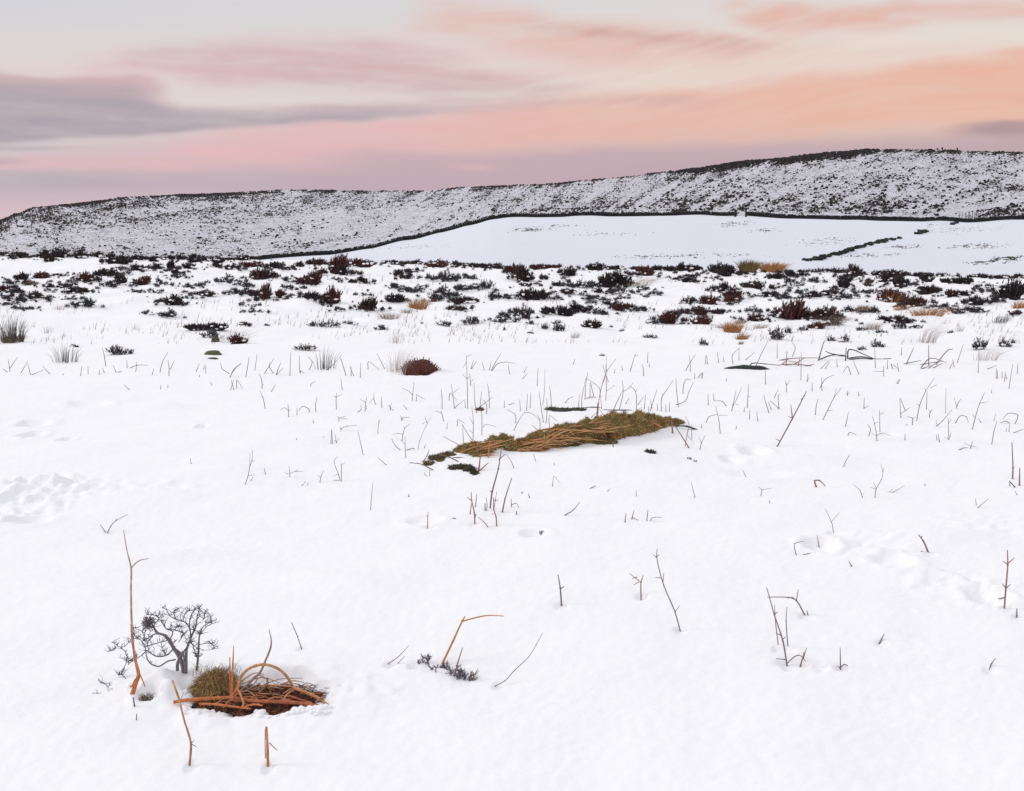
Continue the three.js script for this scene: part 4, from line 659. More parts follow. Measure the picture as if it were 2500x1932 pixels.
stalk('K', 'v', ['2140,685 2140,640'], { w: 4, label: 'short stub right of the reddish stalk with paired shoots' });
stalk('K', 'v', ['2120,560 2184,568'], { w: 2.6, label: 'twig lying flat at the right edge beside the reddish stalk' });
stalk('J', 'v', ['1380,357 1372,250 1358,165', '1375,255 1398,240'], { w: 4.4, label: 'short upright stub with one small thorn-like shoot, lower middle' });
stalk('J', 'r', ['1885,300 1885,215 1900,170', '1885,215 1812,158', '1870,212 1838,230', '1860,180 1830,190'], { w: 3.6, label: 'small tree-shaped stalk branching to the left, left of a long thin stalk' });
stalk('J', 'v', ['2132,515 2100,400 2030,235 1985,55 1988,0', '2100,405 2130,360', '2025,210 2030,155', '2010,185 1975,185', '1985,55 1963,40', '1985,50 2003,38'], { w: 3.2, label: 'long thin left-leaning stalk with a fork near its foot, lower right of middle' });
stalk('J', 'v', ['965,870 1020,840 1080,775 1170,690 1220,610 1260,535'], { w: 2.2, label: 'long thin curved stalk rising right out of clean snow, lower middle' });
stalk('J', 'v', ['275,733 340,690 410,615'], { w: 2.4, label: 'thin right-leaning twig left of the lone heather sprigs, upper of two' });
stalk('J', 'v', ['325,745 385,683'], { w: 2.4, label: 'shorter right-leaning twig left of the lone heather sprigs, lower of two' });
stalk('J', 'o', ['632,712 690,590 750,460 768,430', '750,462 830,440 910,425 1012,428'], { w: 5.6, label: 'thick orange-tan stalk with a long shoot bent right above the lone heather sprigs' });
stalk('J', 'v', ['715,745 752,628'], { w: 4, label: 'short dark stub standing in the middle of the lone heather sprigs' });
stalk('J', 'a', ['805,838 850,765', '815,820 858,775'], { w: 3.6, label: 'short pale split stub at the right end of the lone heather sprigs' });
stalk('J', 'r', ['680,792 745,735'], { w: 3.4, label: 'reddish broken stem lying across the lone heather sprigs' });
stalk('L', 'v', ['822,1056 845,1010 880,975 975,922', '880,975 887,953'], { w: 2.4, label: 'thin right-arching twig with a small fork, above the tall orange stalk at left' });
stalk('L', 'v', ['800,1056 760,1000'], { w: 2.2, label: 'short left-leaning twig beside the thin arching twig at left' });
S('I', 'd', '283,347 385,305', '440,340 375,267', '185,330 245,225', '1420,325 1440,240 1490,145', '1500,358 1500,270 1490,215', '1510,300 1550,220', '1352,345 1365,292', '715,357 725,270', '782,345 780,270', '1030,328 1005,262', '1150,290 1215,262 1315,262', '1205,320 1215,235', '1128,290 1126,215', '938,265 925,180 908,105', '1150,480 1098,435', '1425,475 1430,438', '1490,463 1490,435', '1742,320 1770,245', '1828,335 1828,260', '1810,300 1815,255', '2045,365 2075,310 2140,250', '2038,338 1970,290 1960,240', '88,320 70,210', '85,290 155,190', '65,325 20,290', '270,348 245,250', '1697,1137 1690,1090', '555,350 567,333', '1060,320 1100,325 1165,320', '925,330 910,285', '880,345 882,305', '1770,370 1772,345', '1885,445 1868,410');
S('B', 'v', '1545,912 1552,855', '1690,910 1698,835|1705,915 1730,885 1790,883', '1590,895 1605,838|1590,880 1635,903', '1150,865 1200,835 1242,783', '410,890 452,935', '105,748 103,728', '907,750 902,725', '858,720 860,710', '822,855 823,840');
S('B', 'r', '228,942 232,845|232,880 218,870', '788,823 787,760|788,800 820,790 840,822');
stalk('B', 'v', ['645,830 660,710 700,560 720,430', '703,500 745,462', '655,715 645,705'], { w: 4.2, label: 'tallest mauve-brown stalk of the cluster in front of the mossy mound' });
stalk('B', 'v', ['725,860 745,760 790,620'], { w: 4, label: 'right-leaning thick stalk right of the tallest one in front of the mound' });
stalk('B', 'r', ['543,932 540,850 522,770 520,715', '522,770 490,750', '550,860 548,885'], { w: 3.6, label: 'reddish stalk at the left of the cluster in front of the mound' });
stalk('B', 'r', ['512,862 522,790', '520,800 515,830'], { w: 3.2, label: 'short stub left of the reddish stalk in front of the mound' });
stalk('B', 'r', ['548,810 557,728', '545,840 565,830'], { w: 3, label: 'thin stalk right of the reddish stalk in front of the mound' });
stalk('B', 'r', ['640,957 600,910 563,880'], { w: 2.6, label: 'dark twig slanting down right from the reddish stalk in front of the mound' });
stalk('B', 'r', ['612,845 612,790'], { w: 4, label: 'short thick stub at the foot of the tallest stalk in front of the mound' });
stalk('B', 'r', ['690,957 685,880 670,830 668,750', '672,770 700,768', '668,860 655,865', '670,830 690,710'], { w: 3.6, label: 'reddish crooked stalk just right of the tallest stalk, reaching lowest' });
stalk('B', 'r', ['622,845 625,800 620,748'], { w: 2.4, label: 'thin twig left of the tallest stalk in front of the mound' });

// fallen and tangled stems
stalk('C', 'd', ['355,212 370,185 460,188 560,198'], { w: 3, label: 'long brown stem lying flat, bent down at its left end over the green log' });
for (const [p, l] of [['560,163 650,150 830,148', 'topmost reddish stem lying in the red tangle'], ['560,195 680,190 790,205', 'lowest reddish stem lying along the front of the red tangle'], ['605,112 700,160 790,200', 'reddish stem slanting down to the right through the red tangle'], ['570,192 620,150', 'short reddish stem at the left end of the red tangle'], ['650,192 720,150', 'short reddish stem slanting up through the middle of the red tangle'], ['600,200 605,105', 'upright reddish stem at the left of the red tangle'], ['680,202 690,150', 'short upright reddish stem in the middle of the red tangle'], ['620,175 740,185', 'reddish stem lying level in the middle of the red tangle'], ['720,205 790,188', 'reddish stem at the right end of the red tangle']]) stalk('C', 'r', [p], { w: 3, label: l, plain: 1, group: 'fallen stems of the red tangle', name: 'fallen_stalk' });
for (const [p, l] of [['815,165 850,40', 'dark stalk standing at the left end of the dark fallen branches'], ['990,137 900,120 860,103', 'dark branch slanting right, left part of the dark fallen branches'], ['820,160 900,130 990,130', 'dark branch lying level left of the arched branch'], ['995,170 1000,80', 'dark upright stalk beside the arched branch'], ['1010,152 1015,95 1040,92 1120,125 1190,155', 'dark arched branch bent over to the right among the fallen branches'], ['1010,152 1100,140 1200,155 1300,152', 'long dark branch lying under the arched one'], ['1030,158 1110,150 1180,158', 'reddish bark strip lying beneath the arched branch']]) stalk('C', 'k', [p], { w: 3.4, label: l, plain: 1, group: 'dark fallen branches at the right', name: 'fallen_stalk' });
for (const [p, l] of [['1390,187 1500,165', 'grey stem lying at the left of the grey heap'], ['1400,190 1450,80', 'grey stalk rising right from the left end of the grey heap'], ['1550,200 1550,60', 'straight grey stalk standing up in the grey heap'], ['1600,192 1680,95 1712,88', 'grey stalk bent over right at the right of the grey heap'], ['1500,212 1560,150 1670,180', 'grey stem arched over the middle of the grey heap'], ['1500,192 1640,170', 'grey stem lying level across the grey heap'], ['1550,217 1620,165', 'grey stem slanting up at the front of the grey heap'], ['1580,215 1640,185', 'short grey stem at the front right of the grey heap'], ['1510,218 1560,200', 'short grey stem at the front left of the grey heap']]) stalk('C', 'v', [p], { w: 2.8, label: l, plain: 1, group: 'fallen stems of the grey heap', name: 'fallen_stalk' });
stalk('H', 'g', ['2185,690 2100,660 2010,655'], { w: 5, label: 'dark green-grey stick lying in the snow off the right end of the mound', name: 'fallen_stalk' });
stalk('H', 'd', ['1645,542 1720,565 1800,570 1930,575'], { w: 3, label: 'brown stem lying behind the right end of the mossy mound', name: 'fallen_stalk' });
stalk('H', 'k', ['1180,497 1300,490 1390,515'], { w: 3, label: 'dark stem lying on the snow behind the mossy mound', name: 'fallen_stalk' });
stalk('H', 'k', ['1600,518 1450,515 1360,512'], { w: 2.6, label: 'dark stem half sunk in snow behind the right half of the mound', name: 'fallen_stalk' });
// ---------- mossy mound ----------
seed = 31337;
const mossMat = [mat(0.16, 0.125, 0.038, 1), mat(0.13, 0.115, 0.04, 1), mat(0.19, 0.11, 0.04, 1), mat(0.11, 0.11, 0.045, 1)], fibreMat = vmat(1);
const smoothLump = (...a) => { const g = lump(...a), n = g.attributes.position.count; g.deleteAttribute('normal'); g.deleteAttribute('uv'); const m = mergeVerts(g); m.computeVertexNormals(); return m; };
function mergeVerts(g) { const p = g.attributes.position, map = new Map(), pos = [], idx = []; for (let i = 0; i < p.count; i++) { const k = `${p.getX(i).toFixed(5)},${p.getY(i).toFixed(5)},${p.getZ(i).toFixed(5)}`; if (!map.has(k)) { map.set(k, pos.length / 3); pos.push(p.getX(i), p.getY(i), p.getZ(i)); } idx.push(map.get(k)); } const o = new THREE.BufferGeometry(); o.setAttribute('position', new THREE.Float32BufferAttribute(pos, 3)); o.setIndex(idx); return o; }
function mossPatch(name, label, cat, cushions, o = {}) {
  const c0 = cushions[0], p0 = at(c0[0] * Q, c0[1] * Q, 1.2, CREST), g = group(p0), fib = new Tris();
  cushions.forEach(([u, v, w, h], i) => {
    const p = at(u * Q, v * Q, 1.2, CREST), k = pixelSize(p) * Q, rx = w * k / 2, ry = h * k * 0.6, rz = (o.deep || 0.85) * rx * 0.6 + 0.03;
    p.z -= rz * 0.72; p.y -= ry * 0.05;
    const geo = smoothLump(rx, ry, rz, o.amp || 0.2, 2.2, i * 3.7 + p.x, 4), P = geo.attributes.position, N = geo.attributes.normal;
    geo.translate(p.x - p0.x, p.y - p0.y, p.z - p0.z);
    part(g, 'moss_cushion', geo, (o.mats || mossMat)[Math.floor(rnd() * (o.mats || mossMat).length)]);
    const n = o.fibres || 900;
    for (let j = 0; j < n; j++) {
      const q = Math.floor(rnd() * P.count), a = V3(P.getX(q), P.getY(q), P.getZ(q)); if (N.getY(q) < -0.2 || N.getZ(q) < -0.5) continue;
      const dir = V3(N.getX(q) + rr(-0.9, 0.9), N.getY(q) + rr(-0.7, 0.5), N.getZ(q) + rr(-0.6, 0.6)).normalize(), L = rr(0.008, 0.022) * (o.len || 1);
      const c = rnd(), col = (c < 0.35 ? rgb(0.2, 0.16, 0.05) : c < 0.62 ? rgb(0.12, 0.12, 0.04) : c < 0.85 ? rgb(0.27, 0.16, 0.06) : rgb(0.07, 0.045, 0.02)).multiplyScalar(rr(0.6, 1.3) * (o.dark || 1));
      fib.blade([a.clone().addScaledVector(dir, -0.006), a.clone().addScaledVector(dir, L * 0.55).add(V3(rr(-0.006, 0.006), rr(-0.003, 0.006), 0)), a.clone().addScaledVector(dir, L).add(V3(rr(-0.012, 0.012), -0.006, 0))], rr(0.003, 0.0065), col);
    }
  });
  part(g, 'moss_fibres', fib.geo(), fibreMat, null, 'stuff');
  return add(g, name, label, cat);
}
const banks = [];
function mossBank(label, secs, nf, sd) {                     // a long low bank: sections give column, bottom row, height and depth
  const c = (k) => (u) => curve(secs.map((q) => [q[0], q[k]]), u), vB = c(1), hB = c(2), u0 = secs[0][0], u1 = secs[secs.length - 1][0];
  const NS = 190, NA = 34, pos = [], col = [], idx = [], p0 = at((u0 + u1) / 2 * Q, vB((u0 + u1) / 2) * Q, 1.2, CREST), g = group(p0);
  for (let i = 0; i <= NS; i++) {
    const s = i / NS, u = mix(u0, u1, s), p = at(u * Q, (vB(u) + 2.5 * noise(u * 0.09, sd, 4)) * Q, 1.2, CREST), k = pixelSize(p) * Q, h = hB(u) * k * (0.76 + 0.28 * noise(u * 0.05, sd, 1) + 0.16 * noise(u * 0.13, sd, 2)), rz = Math.max(0.03, h * 1.15);
    for (let j = 0; j <= NA; j++) {
      const a = j / NA * Math.PI, x = p.x, y0 = h * Math.sin(a) ** 0.75 - 0.025 * Math.abs(Math.cos(a)) ** 3, z0 = p.z - rz * (1 - Math.cos(a)) + 0.03;
      const n = 0.05 * fbm(x * 7, y0 * 9, z0 * 7 + sd, 4) + 0.022 * fbm(x * 30, y0 * 30, z0 * 30, 3);
      pos.push(x + 0.02 * noise(x * 20, y0 * 20, z0 * 20) - p0.x, p.y + y0 + n * Math.sin(a) * 1.2 - p0.y, z0 + n * Math.cos(a) * 1.6 - p0.z);
      const m = 0.5 + 0.9 * fbm(x * 4, y0 * 7, z0 * 5 + 3, 3), q = 0.5 + fbm(x * 38, y0 * 38, z0 * 38, 2), br = 0.35 + 1.2 * q; col.push(mix(0.16, 0.27, m) * br, mix(0.12, 0.145, m) * br, mix(0.042, 0.055, m) * br);
    }
  }
  for (let i = 0; i < NS; i++) for (let j = 0; j < NA; j++) { const q = i * (NA + 1) + j, r = q + NA + 1; idx.push(q, r, q + 1, q + 1, r, r + 1); }
  const geo = new THREE.BufferGeometry(); geo.setAttribute('position', new THREE.Float32BufferAttribute(pos, 3)); geo.setAttribute('color', new THREE.Float32BufferAttribute(col, 3)); geo.setIndex(idx); geo.computeVertexNormals();
  const body = part(g, 'moss', geo, fibreMat), fib = new Tris(), P = geo.attributes.position, N = geo.attributes.normal;
  const sgn = N.getY((NS >> 1) * (NA + 1) + (NA >> 1)) < 0 ? -1 : 1;
  for (let j = 0; j < nf; j++) {
    const q = Math.floor(rnd() * P.count), nx = N.getX(q) * sgn, ny = N.getY(q) * sgn, nz = N.getZ(q) * sgn; if (nz < -0.55) continue;
    const a = V3(P.getX(q) + rr(-0.008, 0.008), P.getY(q) + rr(-0.006, 0.006), P.getZ(q)), dir = V3(nx * 0.8 + rr(-1, 1), ny * 0.8 + rr(-0.8, 0.5), nz + rr(-0.5, 0.6)).normalize(), L = rr(0.012, 0.034), t = fbm(a.x * 4 + 5, a.y * 8, a.z * 4, 2) + rr(-0.4, 0.4);
    const cc = (t < -0.22 ? rgb(0.17, 0.165, 0.06) : t < 0.08 ? rgb(0.36, 0.28, 0.1) : t < 0.32 ? rgb(0.47, 0.31, 0.13) : rgb(0.22, 0.1, 0.04)).multiplyScalar(rr(0.45, 1.4));
    fib.blade([a.clone().addScaledVector(dir, -0.008), a.clone().addScaledVector(dir, L * 0.55).add(V3(rr(-0.008, 0.008), rr(-0.002, 0.008), 0)), a.clone().addScaledVector(dir, L).add(V3(rr(-0.014, 0.014), rr(-0.014, 0.004), 0))], rr(0.003, 0.0065), cc);
  }
  const straws = [];
  for (let j = 0; j < nf / 260; j++) { const s = 0.06 + 0.5 * rnd(), i = Math.floor(s * NS), a = 2 + Math.floor(rnd() * 11), q = i * (NA + 1) + a, L = rr(0.08, 0.26), an = rr(-0.6, 0.7), A = V3(P.getX(q), P.getY(q), P.getZ(q) + 0.012), B = A.clone().add(V3(L * Math.cos(an), L * Math.sin(an) * 0.55 + L * 0.1, 0.01 - L * 0.12)), M = A.clone().lerp(B, 0.5).add(V3(0, rr(0, 0.014), 0.012)); straws.push(streaked(tube([A, M, B], [0.004, 0.0035, 0.002], 5, 3), ...(rnd() < 0.5 ? [[0.55, 0.26, 0.11], [0.6, 0.33, 0.17]] : [[0.5, 0.37, 0.16], [0.36, 0.2, 0.09]]), -1, 1)); }
  part(g, 'straw', mergeGeometries(straws), fibreMat, 'orange straw lying on the moss', 'stuff');
  part(g, 'moss_fibres', fib.geo(), fibreMat, null, 'stuff'); g.updateMatrixWorld(true); banks.push(body);
  return add(g, 'moss_mound', label, 'moss mound');
}
const caster = new THREE.Raycaster();
const onBank = (u, v) => { const [t, s] = ray(u, v); caster.set(V3(0, EYE, 0), V3(t, s, -1).normalize()); const h = caster.intersectObjects(banks, false)[0]; return h ? h.point.clone().addScaledVector(caster.ray.direction, -0.018) : null; };
mossBank('long olive-brown mossy mound showing through the snow under fallen orange stems', [[1076, 956, 3, 1], [1090, 961, 14, 1], [1112, 962, 26, 1], [1160, 958, 40, 1], [1205, 950, 44, 1], [1250, 943, 50, 1], [1300, 937, 53, 1], [1345, 929, 48, 1], [1385, 921, 38, 1], [1412, 911, 24, 1], [1440, 906, 12, 1], [1456, 902, 3, 1]], 15000, 3);
mossBank('smaller olive moss patch at the left end of the long mossy mound', [[968, 961, 2, 1], [985, 964, 12, 1], [1010, 971, 24, 1], [1040, 970, 32, 1], [1058, 958, 28, 1], [1078, 946, 16, 1], [1094, 939, 3, 1]], 5000, 8);
mossPatch('moss_mound', 'low tuft of moss and dead stems left of the two moss patches', 'moss mound', [[928, 980, 30, 9], [945, 976, 26, 11], [958, 973, 26, 8], [914, 992, 20, 8], [938, 984, 18, 6]], { fibres: 380, dark: 0.8, amp: 0.4, mats: [mat(0.12, 0.075, 0.05, 1), mat(0.085, 0.07, 0.05, 1)] });
mossPatch('moss_mound', 'black-green moss clump in the snow below the left moss patch', 'moss mound', [[968, 1001, 24, 8], [984, 1000, 26, 9], [1000, 1005, 26, 16], [1012, 1012, 16, 7]], { fibres: 320, dark: 0.42, amp: 0.4, mats: [mat(0.045, 0.042, 0.04, 1)] });
mossPatch('moss_mound', 'small green moss strip in front of the right half of the mound', 'moss mound', [[1280, 948, 34, 8], [1300, 947, 34, 12]], { fibres: 500, dark: 0.8, mats: [mossMat[3]] });
mossPatch('moss_mound', 'thin grey-green moss strip in front of the middle of the mound', 'moss mound', [[1195, 953, 44, 9], [1220, 951, 34, 7]], { fibres: 300, dark: 0.7, mats: [mossMat[3]] });
mossPatch('moss_mound', 'dark spot of bare ground in a snow dip right of the mound front', 'moss mound', [[1388, 967, 24, 7]], { fibres: 160, dark: 0.3, mats: [mat(0.025, 0.025, 0.03, 1)] });
mossPatch('moss_mound', 'dark flat moss strip behind the mossy mound', 'moss mound', [[1200, 878, 44, 9], [1178, 876, 30, 9], [1232, 876, 40, 5]], { fibres: 300, dark: 0.45, mats: [mat(0.045, 0.05, 0.035, 1)] });
mossPatch('moss_mound', 'small moss knob holding a broken orange stub at the mound right end', 'moss mound', [[1441, 910, 16, 16]], { fibres: 260, mats: [mossMat[0]] });
mossPatch('moss_mound', 'small reddish litter clump among the stalks behind the left moss patch', 'moss mound', [[1023, 876, 18, 8]], { fibres: 140, dark: 0.8, mats: [mat(0.1, 0.045, 0.03, 1)] });
bark.o.color.setRGB(0.5, 0.24, 0.1); 
const over2 = [['930,690 1100,700 1270,706 1460,712', 'o', 5, 'longest orange stem lying level across the mossy mound'], ['690,742 780,700 890,680 1010,665 1160,655 1290,612 1370,585', 'o', 5, 'long orange stem curving up along the crest of the mound'], ['890,806 800,780 700,785 590,770', 'o', 5, 'orange stem lying low at the left foot of the mound'], ['1180,772 1060,760 960,765 860,740 720,735', 'o', 5, 'orange stem through the middle of the stems on the mound'], ['1380,748 1340,705 1250,700', 'o', 4, 'short orange stem curving down in front of the mound'], ['1110,800 1000,790 905,775', 'r', 4.4, 'reddish stem at the low front of the mound'], ['990,750 1050,740 1110,720', 'o', 3.6, 'short orange stem slanting over the middle of the mound'], ['835,745 850,705 895,695', 'o', 3.4, 'short bent orange stem near the left of the mound'], ['1820,640 1740,605 1680,580', 'o', 4, 'orange stem slanting down right over the right of the mound'], ['1060,705 1020,665 1005,640', 'o', 3.4, 'bent orange stem sticking up on the mound crest'], ['920,800 880,780 790,778', 'r', 4, 'reddish stem below the long level orange stem'], ['1280,690 1298,590 1310,450', 'r', 4.4, 'orange-red stalk standing up through the crest of the mound'], ['1513,775 1518,625', 'o', 4, 'pale orange stalk upright in front of the right half of the mound'], ['1445,845 1445,795', 'r', 3.6, 'short stub standing in the green moss strip'], ['335,945 345,785', 'o', 4, 'orange stalk upright in front of the left moss patch'], ['390,870 390,790', 'o', 3.4, 'short orange stalk right of the one before the left moss patch'], ['655,875 640,780', 'o', 4, 'orange stub pair at the mound left foot, right one'], ['645,870 635,790', 'o', 3.4, 'orange stub pair at the mound left foot, left one'], ['1975,725 1965,610', 'r', 5, 'thick broken orange stub at the right end of the mound'], ['2118,850 2050,740 1965,615', 'r', 3.4, 'long thin stem falling right from the broken orange stub'], ['260,835 200,850 30,915', 'o', 3.6, 'orange stem lying at the left foot of the left moss patch'], ['250,1050 265,920', 'r', 5, 'reddish stub standing by the black-green moss clump'], ['262,1050 335,985', 'r', 4, 'dark forked stub right of the reddish one by the black-green clump'], ['215,1035 205,1020', 'r', 4, 'tiny stub left of the reddish one by the black-green clump'], ['210,790 235,820 258,830', 'o', 3.6, 'short orange stem on the left moss patch']];
for (const [p, t, w, l] of over2) stalk('H', t, [p], { w, label: l, plain: 1, tilt: 0.15, on: /lying|curving|through|slanting|reddish stem|bent orange|short orange stem/.test(l) ? onBank : null, name: /lying|stem/.test(l) ? 'fallen_stalk' : 'bracken_stalk', group: 'orange stems on and around the mossy mound' });
for (const [p, l] of [['1600,985 1690,990 1745,940 1775,870', 'dark twig bent up at the left of the low moss tuft'], ['1810,1048 1700,995 1600,985', 'dark twig lying across the snow left of the low moss tuft'], ['2020,965 1940,930 1850,905', 'reddish stem lying on the low moss tuft'], ['2085,940 1960,945 1880,980', 'reddish stem lying level on the low moss tuft']]) stalk('G', 'v', [p], { w: 3, label: l, plain: 1, name: 'fallen_stalk', group: 'stems by the low moss tuft' });

// ---------- red-brown heather mat, green stones ----------
{
  const p = at(...px(2, 495, 1238), 1.2, CREST), k = pixelSize(p) / 2.6, rx = 122 * k, ry = 82 * k, rz = 0.3, g = group(p);
  p.z -= 0; const body = smoothLump(rx, ry, rz, 0.26, 3.2, 5, 4); body.translate(0, -0.01, -rz * 0.75); part(g, 'mat', body, mat(0.08, 0.026, 0.018, 1));
  const f = new Tris(), P = body.attributes.position, N = body.attributes.normal; seed = 808;
  for (let i = 0; i < 7000; i++) { const q = Math.floor(rnd() * P.count); if (N.getY(q) < -0.1) continue; const a = V3(P.getX(q), P.getY(q), P.getZ(q)), d = V3(N.getX(q) + rr(-0.6, 0.6), N.getY(q) + rr(-0.2, 0.8), N.getZ(q) + rr(-0.6, 0.6)).normalize(), c = rnd(); f.spike(a.clone().addScaledVector(d, -0.015), a.clone().addScaledVector(d, rr(0.015, 0.05)), rr(0.002, 0.0045), (c < 0.5 ? rgb(0.25, 0.06, 0.04) : c < 0.8 ? rgb(0.36, 0.12, 0.07) : rgb(0.07, 0.025, 0.02)).multiplyScalar(rr(0.6, 1.3))); }
  part(g, 'foliage', f.geo(), fibreMat, null, 'stuff');
  add(g, 'heather_mat', 'round red-brown mat of heather sunk in the snow, alone left of centre', 'heather');
}
const rock = (u, v, w, h, m, label, name = 'mossy_stone', o = {}) => { const p = at(u * Q, v * Q, 1.2, CREST), k = pixelSize(p) * Q, g = smoothLump(w * k / 2, h * k, (o.deep || 0.7) * w * k / 2, 0.16, 1.6, u, 3); const mesh = new THREE.Mesh(g, m); mesh.position.copy(p); mesh.position.z -= w * k * 0.2; add(mesh, name, label, 'stone'); };
rock(458, 729, 18, 14, mat(0.05, 0.05, 0.025), 'small dark olive mossy stone in front of the low wide heather at left');
rock(452, 757, 38, 9, mat(0.085, 0.1, 0.045), 'flat green mossy stone alone on the snow left of centre');
rock(452, 766, 24, 3, mat(0.05, 0.055, 0.045), 'thin dark sliver of stone just below the flat green stone');
rock(1598, 790, 92, 9, mat(0.028, 0.035, 0.032), 'long flat dark green log-like stone at the right of the stubble', 'mossy_stone', { deep: 0.2 });
rock(1592, 786, 44, 7, mat(0.06, 0.06, 0.035), 'grassy knob on top of the long flat dark stone', 'mossy_stone', { deep: 0.4 });

// ---------- lone heather sprigs, lower middle ----------
function sprigs(c, base, heights, label, name, tone, o = {}) {
  seed = o.seed || 606; const f = at(...px(c, ...base[0]), 1.2, CREST), g = group(f), k0 = pixelSize(f) / CR[c][2], st = [], tw = [];
  const twig = (a, dir, len, r, lev) => { const b = a.clone().addScaledVector(dir, len), m = a.clone().lerp(b, 0.5).add(V3(rr(-0.12, 0.12) * len, rr(-0.05, 0.1) * len, rr(-0.12, 0.12) * len)); (lev ? tw : st).push(tube([a, m, b], [r, r * 0.55], lev > 1 ? 3 : 4, 2)); if (lev > 2) return; const n = lev ? 3 : 7; for (let i = 0; i < n; i++) { const s = rr(0.2, 1), az = rnd() * 6.283, q = rr(0.5, 1.3); twig(a.clone().lerp(b, s), dir.clone().add(V3(Math.cos(az) * q, rr(-0.1, 0.4), Math.sin(az) * q)).normalize(), len * rr(0.32, 0.52), r * 0.62, lev + 1); } };
  base.forEach(([x, y], i) => { const p = at(...px(c, x, y), 1.2, CREST).sub(f), h = heights[i] * k0; p.y -= 0.012; for (let j = 0; j < (o.n || 2); j++) twig(p.clone().add(V3(rr(-0.01, 0.01), 0, rr(-0.02, 0.02))), V3(rr(-0.45, 0.45), 1, rr(-0.3, 0.3)).normalize(), h * rr(0.5, 0.7), (o.r || 3.2) * k0, 0); });
  part(g, 'stems', mergeGeometries(st), tone, null, 'stuff'); part(g, 'twigs', mergeGeometries(tw), tone, null, 'stuff');
  return add(g, name, label, 'heather');
}
const sprigMat = mat(0.17, 0.14, 0.175);
sprigs('J', [[540, 756], [515, 738], [470, 738]], [150, 110, 60], 'upright spindly heather sprig at the left end of the lone sprigs, lower middle', 'heather_sprig', sprigMat, { seed: 616 });
sprigs('J', [[575, 762], [600, 758], [630, 756], [655, 762]], [60, 75, 75, 70], 'low mauve heather sprig in the middle of the lone sprigs around the orange-tan stalk', 'heather_sprig', sprigMat, { seed: 617, n: 3 });
sprigs('J', [[690, 795], [720, 815], [755, 825], [790, 838], [815, 842]], [110, 105, 105, 80, 60], 'tangled mauve heather sprig at the right end of the lone sprigs, lower middle', 'heather_sprig', sprigMat, { seed: 618, n: 4 });
sprigs('J', [[655, 800]], [40], 'small two-armed twig in front of the lone heather sprigs', 'heather_sprig', sprigMat, { seed: 619, n: 1 });
for (const [c, x, y, h, l] of [['B', 985, 985, 36, 'small dark sprig in a snow pit below the right of the stalk cluster'], ['B', 1975, 495, 36, 'curled dark sprig on the snow right of the mound, left of two'], ['B', 2016, 512, 28, 'tiny dark sprig on the snow right of the mound, right of two']]) sprigs(c, [[x, y]], [h], l, 'heather_sprig', mat(0.045, 0.04, 0.05), { seed: 700 + x, n: 3, r: 2.4 });

